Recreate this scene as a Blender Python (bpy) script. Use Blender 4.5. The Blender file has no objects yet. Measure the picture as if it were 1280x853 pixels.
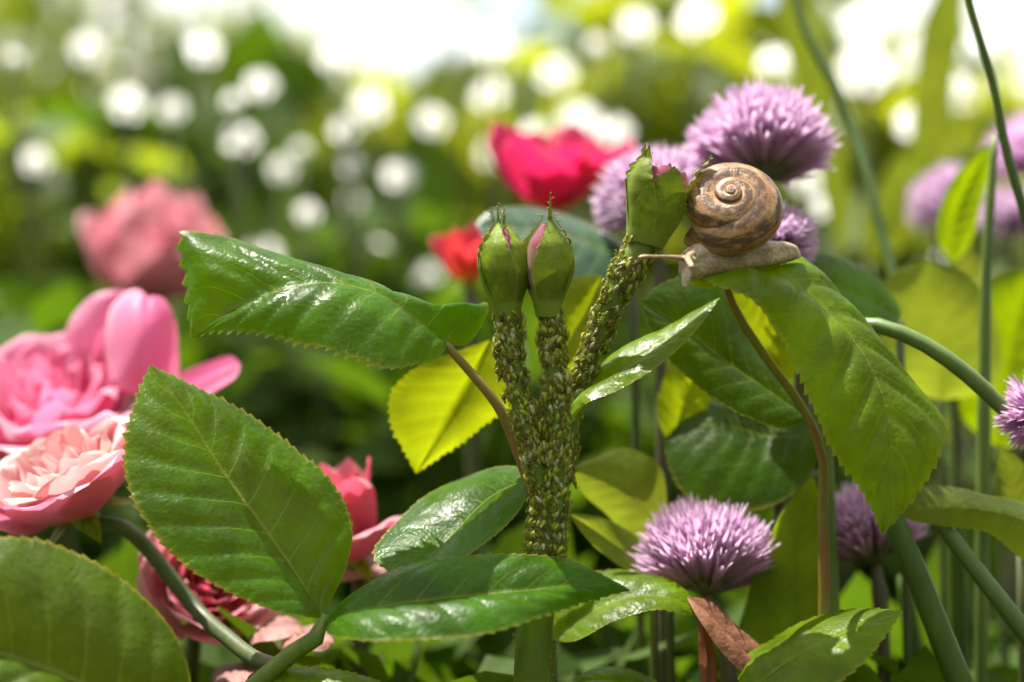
import bpy, math, random
import numpy as np
from mathutils import Vector, Matrix, Quaternion, noise

random.seed(7); rng = np.random.default_rng(7)
sc = bpy.context.scene
COL = sc.collection
# ------------------------------------------------------------------ camera
D, W, CZ = 0.40, 0.20, 0.45           # focus distance, frame width at focus, lens height (metres)
cam = bpy.data.cameras.new('camera'); co = bpy.data.objects.new('camera', cam); COL.objects.link(co)
co.location = (0, 0, CZ); co.rotation_euler = (math.pi/2, 0, 0)
cam.sensor_width = 36; cam.lens = 36*D/W
cam.clip_start = 0.01; cam.clip_end = 500
cam.dof.use_dof = True; cam.dof.focus_distance = D; cam.dof.aperture_fstop = 5.6
cam.dof.aperture_blades = 0
sc.camera = co
# ------------------------------------------------------------------ light
SUN_EL, SUN_AZ = math.radians(69), math.radians(-60)    # azimuth from +Y (behind the subject) towards +X
sdir = Vector((math.sin(SUN_AZ)*math.cos(SUN_EL), math.cos(SUN_AZ)*math.cos(SUN_EL), math.sin(SUN_EL)))
sl = bpy.data.lights.new('sun', 'SUN'); sl.energy = 5.0; sl.angle = math.radians(0.5); sl.color = (1, 0.95, 0.86)
so = bpy.data.objects.new('sun', sl); COL.objects.link(so)
so.rotation_euler = sdir.to_track_quat('Z', 'Y').to_euler(); so.location = (0, 1, 3)
world = bpy.data.worlds.new('World'); sc.world = world; world.use_nodes = True
wt = world.node_tree; wt.nodes.clear()
sc.view_settings.view_transform = 'Standard'; sc.view_settings.look = 'None'
sc.view_settings.exposure = 1.12; sc.view_settings.gamma = 1
sc.cycles.use_denoising = True
sc.cycles.max_bounces = 8; sc.cycles.transmission_bounces = 4; sc.cycles.sample_clamp_indirect = 6
sc.cycles.caustics_reflective = False; sc.cycles.caustics_refractive = False

# ------------------------------------------------------------------ node helpers
def nd(t, typ, ins=None, **props):
    n = t.nodes.new(typ)
    for k, v in props.items(): setattr(n, k, v)
    for k, v in (ins or {}).items():
        if isinstance(v, bpy.types.NodeSocket): t.links.new(v, n.inputs[k])
        else:
            if isinstance(v, tuple) and len(v) == 3 and n.inputs[k].type == 'RGBA': v = v + (1,)
            n.inputs[k].default_value = v
    return n
def mt(t, op, a, b=None, c=None, clamp=False):
    ins = {0: a}
    if b is not None: ins[1] = b
    if c is not None: ins[2] = c
    return nd(t, 'ShaderNodeMath', ins, operation=op, use_clamp=clamp).outputs[0]
def mixc(t, f, a, b, blend='MIX'):
    return nd(t, 'ShaderNodeMix', {0: f, 6: a, 7: b}, data_type='RGBA', blend_type=blend).outputs[2]
def mrange(t, v, a, b, c=0.0, d=1.0, smooth=True):
    return nd(t, 'ShaderNodeMapRange', {0: v, 1: a, 2: b, 3: c, 4: d}, interpolation_type='SMOOTHSTEP' if smooth else 'LINEAR').outputs[0]
def newmat(name):
    m = bpy.data.materials.new(name); m.use_nodes = True; m.node_tree.nodes.clear(); return m, m.node_tree
def out(t, sh): nd(t, 'ShaderNodeOutputMaterial', {0: sh})
def noise3(t, vec, scale, detail=3, rough=0.55, dist=0.0):
    return nd(t, 'ShaderNodeTexNoise', {'Vector': vec, 'Scale': scale, 'Detail': detail, 'Roughness': rough, 'Distortion': dist})

# sky: Nishita plus bright summer clouds
t = wt
sky = nd(t, 'ShaderNodeTexSky', sky_type='NISHITA', sun_disc=False, sun_elevation=SUN_EL, sun_rotation=SUN_AZ)
gen = nd(t, 'ShaderNodeTexCoord').outputs['Generated']
cl = noise3(t, gen, 4.2, 6, 0.55).outputs[0]
clm = mrange(t, cl, 0.36, 0.50)
b1 = nd(t, 'ShaderNodeBackground', {0: sky.outputs[0], 1: 0.12})
b2 = nd(t, 'ShaderNodeBackground', {0: (1.0, 0.975, 0.90), 1: 0.85})
nd(t, 'ShaderNodeOutputWorld', {0: nd(t, 'ShaderNodeMixShader', {0: mt(t, 'MULTIPLY', clm, 0.9), 1: b1.outputs[0], 2: b2.outputs[0]}).outputs[0]})

# ------------------------------------------------------------------ materials
VN = 9.0
def leaf_mat(name, base, trans, tf=0.42, rough=0.34, vein=(0.24, 0.28, 0.03), edge=(0.30, 0.24, 0.03), pebble=0.7, spec=0.24, back=None, spots=0.0, coat=0.0, veins=True, backtf=None):
    m, t = newmat(name)
    uv = nd(t, 'ShaderNodeUVMap', uv_map='UVMap').outputs[0]
    obj = nd(t, 'ShaderNodeTexCoord').outputs['Object']
    s = nd(t, 'ShaderNodeSeparateXYZ', {0: uv}); u, v = s.outputs[0], s.outputs[1]
    a = mt(t, 'ABSOLUTE', mt(t, 'MULTIPLY_ADD', v, 2.0, -1.0))
    n1 = noise3(t, obj, 90, 4)
    f = mixc(t, mrange(t, n1.outputs[0], 0.3, 0.7), tuple(c*0.62 for c in base), tuple(min(1, c*1.4) for c in base))
    col = mixc(t, mt(t, 'MULTIPLY', mrange(t, noise3(t, obj, 900, 2).outputs[0], 0.42, 0.62), 0.35), f, tuple(c*0.55 for c in base))
    if veins:
        phi = mt(t, 'MULTIPLY', mt(t, 'SUBTRACT', u, mt(t, 'MULTIPLY', a, 0.2)), VN)
        phi = mt(t, 'ADD', phi, mt(t, 'MULTIPLY', n1.outputs[0], 0.35))
        d = mt(t, 'SUBTRACT', 0.5, mt(t, 'ABSOLUTE', mt(t, 'SUBTRACT', mt(t, 'FRACT', phi), 0.5)))
        vm = mt(t, 'MULTIPLY', mrange(t, d, 0.0, 0.034, 1.0, 0.0), mrange(t, a, 0.1, 0.85, 0.75, 0.0))
        mid = mrange(t, a, 0.006, 0.028, 1.0, 0.0)
        mid = mt(t, 'MULTIPLY', mid, mrange(t, u, 0.0, 1.0, 0.95, 0.5))
        # fine net of small veins
        vor = nd(t, 'ShaderNodeTexVoronoi', {'Vector': obj, 'Scale': 520.0}, feature='DISTANCE_TO_EDGE')
        net = mt(t, 'MULTIPLY', mrange(t, vor.outputs[0], 0.0, 0.10, 1.0, 0.0), 0.10)
        col = mixc(t, mt(t, 'MAXIMUM', mt(t, 'MAXIMUM', mid, vm), net), col, vein)
        em = mt(t, 'MULTIPLY', mrange(t, a, 0.95, 1.0, 0.0, 1.0), 0.8)
        col = mixc(t, em, col, edge)
    if spots:
        sp = nd(t, 'ShaderNodeTexVoronoi', {'Vector': obj, 'Scale': 75.0})
        big = mrange(t, noise3(t, obj, 60, 2).outputs[0], 0.50, 0.62)
        col = mixc(t, mt(t, 'MULTIPLY', mt(t, 'MULTIPLY', mrange(t, sp.outputs[0], 0.04, 0.16, 1.0, 0.0), big), spots), col, (0.09, 0.035, 0.015))
    geo = nd(t, 'ShaderNodeNewGeometry')
    bc = mixc(t, geo.outputs['Backfacing'], col, mixc(t, 0.4, col, back or (0.10, 0.16, 0.025)))
    vo = nd(t, 'ShaderNodeTexVoronoi', {'Vector': obj, 'Scale': 1500.0}, feature='SMOOTH_F1')
    h = mt(t, 'ADD', mt(t, 'ADD', mt(t, 'MULTIPLY', vo.outputs[0], 0.6), mt(t, 'MULTIPLY', noise3(t, obj, 600, 2).outputs[0], 0.8)), mt(t, 'MULTIPLY', noise3(t, obj, 170, 2).outputs[0], 3.0))
    bump = nd(t, 'ShaderNodeBump', {'Strength': pebble, 'Distance': 0.00022, 'Height': h})
    rg = mt(t, 'ADD', mrange(t, noise3(t, obj, 220, 3).outputs[0], 0.3, 0.7, rough-0.07, rough+0.13), mt(t, 'MULTIPLY', geo.outputs['Backfacing'], 0.25))
    p = nd(t, 'ShaderNodeBsdfPrincipled', {'Base Color': bc, 'Roughness': rg, 'Normal': bump.outputs[0], 'Specular IOR Level': spec, 'Coat Weight': coat, 'Coat Roughness': 0.22, 'Coat Normal': bump.outputs[0]})
    tc = mixc(t, mrange(t, n1.outputs[0], 0.3, 0.7), tuple(c*0.75 for c in trans), trans)
    if veins:
        tc = mixc(t, mt(t, 'MULTIPLY', mid, 0.5), tc, tuple(c*0.5 for c in trans)); tc = mixc(t, mt(t, 'MULTIPLY', vm, 0.5), tc, tuple(min(1, c*1.6) for c in trans))
    tr = nd(t, 'ShaderNodeBsdfTranslucent', {0: tc})
    out(t, nd(t, 'ShaderNodeMixShader', {0: tf, 1: p.outputs[0], 2: tr.outputs[0]}).outputs[0])
    return m
M = {}
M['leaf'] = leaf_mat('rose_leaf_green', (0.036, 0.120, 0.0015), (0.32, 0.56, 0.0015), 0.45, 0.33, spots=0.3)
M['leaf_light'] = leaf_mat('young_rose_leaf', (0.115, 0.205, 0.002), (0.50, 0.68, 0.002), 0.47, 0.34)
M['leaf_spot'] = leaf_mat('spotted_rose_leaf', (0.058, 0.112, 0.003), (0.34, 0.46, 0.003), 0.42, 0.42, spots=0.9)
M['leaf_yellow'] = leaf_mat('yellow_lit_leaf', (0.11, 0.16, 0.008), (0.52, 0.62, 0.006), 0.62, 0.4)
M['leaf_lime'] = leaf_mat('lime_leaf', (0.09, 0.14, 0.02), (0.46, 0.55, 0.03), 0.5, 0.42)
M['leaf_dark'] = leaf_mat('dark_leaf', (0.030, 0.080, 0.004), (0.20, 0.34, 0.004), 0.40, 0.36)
M['leaf_sky_tint'] = leaf_mat('sky_tinted_leaf', (0.04, 0.095, 0.05), (0.10, 0.22, 0.05), 0.25, 0.38, coat=0.3)  # blue in the base colour stands for reflected sky
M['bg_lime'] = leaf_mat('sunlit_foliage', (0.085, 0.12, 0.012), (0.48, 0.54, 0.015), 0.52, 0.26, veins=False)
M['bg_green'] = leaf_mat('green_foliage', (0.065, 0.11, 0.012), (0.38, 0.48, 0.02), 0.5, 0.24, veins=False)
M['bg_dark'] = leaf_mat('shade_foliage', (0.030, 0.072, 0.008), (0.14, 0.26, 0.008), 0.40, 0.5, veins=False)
M['faded'] = leaf_mat('withered_petal', (0.50, 0.26, 0.24), (0.6, 0.3, 0.28), 0.4, 0.45, veins=False, back=(0.46, 0.24, 0.20))
M['bg_white'] = leaf_mat('white_blossom_and_disc', (0.85, 0.82, 0.80), (0.94, 0.92, 0.88), 0.8, 0.5, veins=False, back=(0.85, 0.82, 0.80))  # shared by the flower spikes and the added white light discs

def stem_mat(name, c1, c2, rough=0.4, sss=0.0, scale=120):
    m, t = newmat(name)
    obj = nd(t, 'ShaderNodeTexCoord').outputs['Object']
    mp = nd(t, 'ShaderNodeMapping', {0: obj, 'Scale': (1, 1, 0.25)}).outputs[0]
    n = noise3(t, mp, scale*5, 4)
    n2 = noise3(t, obj, scale*0.5, 3)
    c = mixc(t, mrange(t, mt(t, 'ADD', mt(t, 'MULTIPLY', n.outputs[0], 0.5), mt(t, 'MULTIPLY', n2.outputs[0], 0.5)), 0.35, 0.65), c1, c2)
    b = nd(t, 'ShaderNodeBump', {'Strength': 0.35, 'Distance': 0.0003, 'Height': n.outputs[0]})
    p = nd(t, 'ShaderNodeBsdfPrincipled', {'Base Color': c, 'Roughness': rough, 'Normal': b.outputs[0], 'Subsurface Weight': sss, 'Subsurface Scale': 0.002, 'Subsurface Radius': (0.6, 1.0, 0.2)})
    out(t, p.outputs[0]); return m
M['stem'] = stem_mat('green_stem', (0.10, 0.16, 0.014), (0.18, 0.24, 0.025), 0.42, 0.3)
M['stem_dark'] = stem_mat('shaded_stem', (0.055, 0.085, 0.025), (0.10, 0.11, 0.035), 0.5, 0.0)
M['stalk_brown'] = stem_mat('brown_leaf_stalk', (0.24, 0.11, 0.03), (0.22, 0.20, 0.03), 0.42, 0.2)
M['stem_brown'] = stem_mat('brown_twig', (0.13, 0.065, 0.035), (0.20, 0.12, 0.05), 0.6)
M['bud'] = stem_mat('bud_green', (0.17, 0.24, 0.016), (0.23, 0.29, 0.03), 0.42, 0.5, 60)
M['chive_leaf'] = stem_mat('chive_green', (0.050, 0.105, 0.010), (0.085, 0.15, 0.018), 0.38, 0.25, 60)
M['chive_light'] = stem_mat('pale_chive_green', (0.09, 0.16, 0.03), (0.16, 0.22, 0.05), 0.42, 0.3, 60)
M['chive_stem'] = stem_mat('chive_flower_stalk', (0.10, 0.085, 0.055), (0.14, 0.12, 0.075), 0.5, 0.1)
M['dry'] = leaf_mat('dry_brown_leaf', (0.30, 0.13, 0.075), (0.36, 0.14, 0.06), 0.35, 0.5, vein=(0.20, 0.09, 0.05), edge=(0.3, 0.15, 0.08), back=(0.30, 0.17, 0.10))
M['pedicel'] = stem_mat('floret_stalk', (0.10, 0.13, 0.04), (0.20, 0.16, 0.12), 0.5)

def petal_mat(name, inner, outer, trans, rim=None, tf=0.4, rough=0.5, base=None):
    m, t = newmat(name)
    uv = nd(t, 'ShaderNodeUVMap', uv_map='UVMap').outputs[0]
    s = nd(t, 'ShaderNodeSeparateXYZ', {0: uv})
    obj = nd(t, 'ShaderNodeTexCoord').outputs['Object']
    mp = nd(t, 'ShaderNodeMapping', {0: uv, 'Scale': (30, 1.5, 1)}).outputs[0]
    n = noise3(t, mp, 1.6, 4)
    c = mixc(t, mrange(t, s.outputs[1], 0.25, 0.9), inner, outer)
    c = mixc(t, mt(t, 'MULTIPLY', n.outputs[0], 0.30), c, tuple(x*0.6 for x in inner))
    if rim: c = mixc(t, mrange(t, s.outputs[1], 0.86, 1.0, 0.0, 0.75), c, rim)
    if base: c = mixc(t, mrange(t, s.outputs[1], 0.3, 0.72, 1.0, 0.0), c, base)
    b = nd(t, 'ShaderNodeBump', {'Strength': 0.2, 'Distance': 0.0004, 'Height': n.outputs[0]})
    p = nd(t, 'ShaderNodeBsdfPrincipled', {'Base Color': c, 'Roughness': rough, 'Normal': b.outputs[0], 'Sheen Weight': 0.15, 'Specular IOR Level': 0.3})
    tr = nd(t, 'ShaderNodeBsdfTranslucent', {0: trans})
    out(t, nd(t, 'ShaderNodeMixShader', {0: tf, 1: p.outputs[0], 2: tr.outputs[0]}).outputs[0]); return m
M['pink'] = petal_mat('pink_petal', (0.76, 0.13, 0.34), (0.80, 0.29, 0.48), (0.92, 0.26, 0.44), rim=(0.86, 0.50, 0.62), tf=0.4)
M['peach'] = petal_mat('peach_petal', (0.75, 0.26, 0.30), (0.80, 0.46, 0.47), (0.88, 0.42, 0.42), rim=(0.88, 0.72, 0.62))
M['pale'] = petal_mat('pale_pink_petal', (0.66, 0.17, 0.26), (0.74, 0.33, 0.39), (0.82, 0.30, 0.36), rim=(0.80, 0.50, 0.52))
M['red'] = petal_mat('crimson_petal', (0.60, 0.012, 0.10), (0.62, 0.02, 0.13), (0.85, 0.03, 0.16), tf=0.45, rim=(0.66, 0.08, 0.20))
M['redyellow'] = petal_mat('red_petal_yellow_base', (0.65, 0.03, 0.09), (0.66, 0.03, 0.12), (0.85, 0.08, 0.08), tf=0.45, base=(0.70, 0.42, 0.03))
M['hot'] = petal_mat('deep_pink_petal', (0.64, 0.03, 0.12), (0.74, 0.22, 0.34), (0.85, 0.12, 0.22), rim=(0.80, 0.42, 0.48))
M['budpetal'] = petal_mat('bud_petal', (0.36, 0.30, 0.14), (0.36, 0.055, 0.13), (0.5, 0.15, 0.15), tf=0.25, rim=(0.40, 0.08, 0.17))
def tepal_mat(name, a, b, tip):
    m, t = newmat(name)
    uv = nd(t, 'ShaderNodeUVMap', uv_map='UVMap').outputs[0]
    s = nd(t, 'ShaderNodeSeparateXYZ', {0: uv})
    r = nd(t, 'ShaderNodeObjectInfo').outputs['Random']
    c = mixc(t, mrange(t, s.outputs[1], 0.0, 0.45), a, b)
    c = mixc(t, mrange(t, s.outputs[1], 0.68, 1.0, 0.0, 0.8), c, tip)
    c = mixc(t, mrange(t, mt(t, 'ABSOLUTE', mt(t, 'MULTIPLY_ADD', s.outputs[0], 2.0, -1.0)), 0.0, 0.4, 0.5, 0.0), c, tuple(x*0.55 for x in b))
    c = mixc(t, mt(t, 'MULTIPLY', r, 0.35), c, tuple(x*0.7 for x in b))
    p = nd(t, 'ShaderNodeBsdfPrincipled', {'Base Color': c, 'Roughness': 0.42})
    tr = nd(t, 'ShaderNodeBsdfTranslucent', {0: mixc(t, 0.5, c, (0.90, 0.62, 0.86))})
    out(t, nd(t, 'ShaderNodeMixShader', {0: 0.55, 1: p.outputs[0], 2: tr.outputs[0]}).outputs[0]); return m
M['tepal'] = tepal_mat('chive_tepal', (0.24, 0.26, 0.08), (0.74, 0.42, 0.71), (0.92, 0.80, 0.90))
M['tepal_pale'] = tepal_mat('pale_chive_tepal', (0.30, 0.26, 0.22), (0.60, 0.40, 0.60), (0.84, 0.76, 0.82))

def aphid_mat(name, cols):
    m, t = newmat(name)
    geo = nd(t, 'ShaderNodeNewGeometry'); 
    oi = nd(t, 'ShaderNodeObjectInfo').outputs['Random']
    r = mt(t, 'FRACT', mt(t, 'ADD', oi, mt(t, 'MULTIPLY', geo.outputs['Random Per Island'], 3.7))) if name.endswith('mass') else oi
    ramp = nd(t, 'ShaderNodeValToRGB', {0: r}); e = ramp.color_ramp.elements
    e[0].color = cols[0] + (1,); e[1].color = cols[-1] + (1,)
    for i, c in enumerate(cols[1:-1]): 
        x = e.new((i+1)/(len(cols)-1)); x.color = c + (1,)
    obj = nd(t, 'ShaderNodeTexCoord').outputs['Object']
    n = noise3(t, obj, 2200, 2)
    c = mixc(t, mt(t, 'MULTIPLY', mrange(t, n.outputs[0], 0.45, 0.62), 0.35), ramp.outputs[0], (0.03, 0.025, 0.01))
    p = nd(t, 'ShaderNodeBsdfPrincipled', {'Base Color': c, 'Roughness': 0.33, 'Specular IOR Level': 0.35})
    tr = nd(t, 'ShaderNodeBsdfTranslucent', {0: mixc(t, 0.55, c, (0.75, 0.75, 0.06))})
    out(t, nd(t, 'ShaderNodeMixShader', {0: 0.15, 1: p.outputs[0], 2: tr.outputs[0]}).outputs[0]); return m
M['aph_green'] = aphid_mat('green_aphid', [(0.32, 0.38, 0.02), (0.50, 0.54, 0.06), (0.24, 0.29, 0.02)])
M['aph_pale'] = aphid_mat('pale_aphid', [(0.44, 0.46, 0.14), (0.62, 0.58, 0.40), (0.40, 0.45, 0.10)])
M['aph_brown'] = aphid_mat('brown_aphid', [(0.13, 0.11, 0.02), (0.22, 0.17, 0.04), (0.09, 0.065, 0.015)])
M['aph_mass'] = aphid_mat('aphid_mass', [(0.20, 0.18, 0.02), (0.36, 0.41, 0.03), (0.22, 0.22, 0.02), (0.48, 0.50, 0.05), (0.26, 0.23, 0.02), (0.58, 0.56, 0.25)])

# ------------------------------------------------------------------ object helpers
def P(p):
    """point seen at pixel (px,py) of a 1280-wide frame, dz mm behind the focus distance"""
    px, py, dz = p; d = D + dz/1000.0; s = W*d/D/1280
    return Vector(((px-640)*s, d, CZ-(py-426.5)*s))
def PX(dz=0): return W*(D+dz/1000)/D/1280
ORI = {}
def thing(name, loc, label, cat, group=None):
    o = bpy.data.objects.new(name, None); COL.objects.link(o); o.location = loc; o.empty_display_size = 0.01
    o['label'] = label; o['category'] = cat
    if group: o['group'] = group
    ORI[o] = Vector(loc); return o
def mesh(name, verts, faces, mat, uvs=None, smooth=True):
    me = bpy.data.meshes.new(name)
    me.from_pydata([tuple(v) for v in verts], [], faces); me.materials.append(mat)
    if smooth: me.polygons.foreach_set('use_smooth', [True]*len(me.polygons))
    if uvs is not None:
        l = me.uv_layers.new(name='UVMap'); li = np.empty(len(me.loops), dtype=np.int32); me.loops.foreach_get('vertex_index', li)
        l.data.foreach_set('uv', np.asarray(uvs, dtype=np.float32)[li].ravel())
    me.update(); return me
def part(name, geo, mat, parent, label=None, kind=None, smooth=True):
    """geo in world coordinates; parent is a thing or a part of one"""
    o0 = ORI[parent]
    v, f, uv = geo
    v = np.asarray(v, dtype=float) - np.array(o0)
    o = bpy.data.objects.new(name, mesh(name, v, f, mat, uv, smooth)); COL.objects.link(o); o.parent = parent
    ORI[o] = o0
    if label: o['label'] = label
    if kind: o['kind'] = kind
    return o
def merge(geos):
    V, F, U = [], [], []; n = 0
    for v, f, u in geos:
        v = np.asarray(v); V.append(v); F += [tuple(i+n for i in q) for q in f]
        U.append(np.asarray(u) if u is not None else np.zeros((len(v), 2))); n += len(v)
    return np.concatenate(V), F, np.concatenate(U)
def crom(pts, n):
    """arc-length even samples of a Catmull-Rom curve"""
    p = np.array([tuple(q) for q in pts], dtype=float)
    if len(p) == 2: 
        return p[0] + np.linspace(0, 1, n)[:, None]*(p[1]-p[0])
    ln = np.linalg.norm(np.diff(p[:, :3], axis=0), axis=1)+1e-9; sl_ = np.diff(p, axis=0)/ln[:, None]
    tg = np.empty_like(p); tg[0] = sl_[0]; tg[-1] = sl_[-1]
    tg[1:-1] = (sl_[:-1]*ln[1:, None]+sl_[1:]*ln[:-1, None])/(ln[1:]+ln[:-1])[:, None]
    if len(p) > 2: tg[0] = 1.5*sl_[0]-0.5*tg[1]; tg[-1] = 1.5*sl_[-1]-0.5*tg[-2]
    dense = []
    for i in range(len(p)-1):
        tt = np.linspace(0, 1, 16, endpoint=False)[:, None]
        dense.append((2*tt**3-3*tt**2+1)*p[i]+(tt**3-2*tt**2+tt)*tg[i]*ln[i]+(-2*tt**3+3*tt**2)*p[i+1]+(tt**3-tt**2)*tg[i+1]*ln[i])
    dense = np.vstack(dense+[p[-1:]])
    L = np.r_[0, np.cumsum(np.linalg.norm(np.diff(dense[:, :3], axis=0), axis=1))]
    s = np.linspace(0, L[-1], n)
    return np.stack([np.interp(s, L, dense[:, k]) for k in range(dense.shape[1])], 1)
def grid_faces(nu, nv, off=0, wrap=False):
    F = []
    for i in range(nu-1):
        for j in range(nv-1 if not wrap else nv):
            k = (j+1) % nv
            F.append((off+i*nv+j, off+i*nv+k, off+(i+1)*nv+k, off+(i+1)*nv+j))
    return F
def tube(pts, rad, n=40, ns=12, ripple=0.0, world=False, flat=1.0):
    """pts: pixel triples (or world points); rad: list of radii in metres at the points"""
    w = [P(p) if not world else Vector(p) for p in pts]
    if not hasattr(rad, '__len__'): rad = [rad]*len(w)
    c = crom([tuple(a)+(r,) for a, r in zip(w, rad)], n); r = c[:, 3]; c = c[:, :3]
    tg = np.gradient(c, axis=0); tg /= np.linalg.norm(tg, axis=1)[:, None]+1e-12
    ref = np.array([0, 1.0, 0]) if abs(tg[0] @ np.array([0, 1, 0])) < 0.85 else np.array([1.0, 0, 0])
    V, U = [], []
    a = ref - tg[0]*(ref @ tg[0]); a /= np.linalg.norm(a)
    for i in range(n):
        a = a - tg[i]*(a @ tg[i]); a /= np.linalg.norm(a); b = np.cross(tg[i], a)
        for j in range(ns):
            th = 2*math.pi*j/ns
            q = r[i]*(1+ripple*math.sin(3*th+i*0.35)+ripple*math.sin(i*1.1+j))
            V.append(c[i]+q*(math.cos(th)*a*flat+math.sin(th)*b)); U.append((i/(n-1), j/ns))
    F = grid_faces(n, ns, wrap=True)
    F = [tuple(reversed(f)) for f in F]
    k = len(V); V += [c[0], c[-1]]; U += [(0, 0), (1, 0)]
    for j in range(ns):
        F.append((k, j, (j+1) % ns)); F.append((k+1, (n-1)*ns+(j+1) % ns, (n-1)*ns+j))
    return np.array(V), F, np.array(U)

def leaf_geo(mid, left, right, teeth=24, tooth=5.0, bulge=0.06, quilt=0.35, nu=110, nv=11, seed=0, under=False, wav=0.4, pxspec=True):
    """leaf spanned between its midrib and its two edges (pixel triples); real 3D sheet with teeth and quilted side veins"""
    r = random.Random(seed)
    cv = (lambda p: P(p)) if pxspec else Vector
    m = crom([cv(p) for p in mid], nu)
    L = crom([cv(p) for p in [mid[0]]+left+[mid[-1]]], nu); R = crom([cv(p) for p in [mid[0]]+right+[mid[-1]]], nu)
    tw = np.gradient(m, axis=0); tw /= np.linalg.norm(tw, axis=1)[:, None]+1e-12
    length = np.linalg.norm(np.diff(m, axis=0), axis=1).sum()
    ts = np.linspace(0, 1, nu)
    rows, uvs = [], []
    # plane normal
    nrm = np.cross(R-L, tw); s = nrm.sum(0); flip = 1 if s @ np.array([0, -0.5, 1.0]) > 0 else -1
    if under: flip = -flip
    nrm = nrm*flip; nn = np.linalg.norm(nrm, axis=1)[:, None]
    nrm = nrm/(nn+1e-9)
    k = np.ones(9)/9; pad = np.pad(nrm, ((4, 4), (0, 0)), 'edge'); nrm = np.stack([np.convolve(pad[:, i], k, 'valid') for i in range(3)], 1)
    nrm /= np.linalg.norm(nrm, axis=1)[:, None]+1e-9
    ph = [r.uniform(0, 6.28) for _ in range(6)]
    tsm = tooth*PX()
    tv = [r.uniform(0.65, 1.25) for _ in range(teeth+2)]
    cols = [-1+j/nv for j in range(nv)]+[0]+[(j+1)/nv for j in range(nv)]
    for i in range(nu):
        t_ = ts[i]; env = math.sin(math.pi*min(1, max(0, t_)))**0.5
        for c in cols:
            a = abs(c); E = (L if c < 0 else R)[i]; wv = E-m[i]; wd = np.linalg.norm(wv)
            aa = a
            p = m[i]+wv*aa
            if a > 0:
                q = bulge*wd*math.sin(math.pi*min(1, aa))*(1 if aa <= 1 else 0)
                phi = (t_-0.2*a)*VN; fr = abs(phi-math.floor(phi)-0.5)*2      # 1 at vein, 0 between
                q += quilt*0.001*(1-fr**3)*math.sin(math.pi*min(1, a))**0.7*env
                q += 0.001*wav*a*a*(math.sin(t_*9+ph[0]+(2 if c > 0 else 0))*0.5+math.sin(t_*17+ph[1]+(1 if c > 0 else 0))*0.25)*env
                p = p+nrm[i]*q
            else:
                p = p-nrm[i]*0.00012
            if a == 1 and wd > 1e-6 and teeth:
                sw = (t_*teeth) % 1.0; am = tsm*tv[int(t_*teeth)]*min(1, 6*t_+0.2)*min(1, (1-t_)*8+0.25)
                ow = wv/wd
                p = p+ow*am*(sw**1.4)+tw[i]*am*0.7*sw
            rows.append(p); uvs.append((t_, 0.5+c/2))
    F = grid_faces(nu, len(cols))
    V = np.array(rows)
    if len(F):
        f = F[len(F)//2]; q = np.cross(V[f[1]]-V[f[0]], V[f[3]]-V[f[0]])
        n2 = nrm[nu//2]
        if q @ n2 < 0: F = [tuple(reversed(x)) for x in F]
    return V, F, np.array(uvs)

# ------------------------------------------------------------------ ground
def ground():
    xs = np.r_[-120, -40, -12, -5, np.linspace(-3, 3, 41), 5, 12, 40, 120]
    ys = np.r_[-60, -15, -4, np.linspace(-1, 4, 41), 6, 12, 30, 80, 200]
    V = [(x, y, 0.02*noise.noise(Vector((x*2, y*2, 0))) if abs(x) < 4 and -2 < y < 5 else 0) for y in ys for x in xs]
    F = grid_faces(len(ys), len(xs))
    m, t = newmat('garden_soil'); obj = nd(t, 'ShaderNodeTexCoord').outputs['Object']
    n = noise3(t, obj, 30, 8, 0.65); n2 = noise3(t, obj, 1.5, 4)
    c = mixc(t, mrange(t, n.outputs[0], 0.35, 0.65), (0.035, 0.026, 0.016), (0.09, 0.07, 0.045))
    c = mixc(t, mrange(t, n2.outputs[0], 0.4, 0.6), c, (0.045, 0.08, 0.02))
    b = nd(t, 'ShaderNodeBump', {'Strength': 0.8, 'Distance': 0.02, 'Height': n.outputs[0]})
    out(t, nd(t, 'ShaderNodeBsdfPrincipled', {'Base Color': c, 'Roughness': 0.9, 'Normal': b.outputs[0]}).outputs[0])
    o = bpy.data.objects.new('ground', mesh('ground', V, F, m)); COL.objects.link(o); o['kind'] = 'structure'; o['label'] = 'dark garden soil under the plants'
ground()

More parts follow.
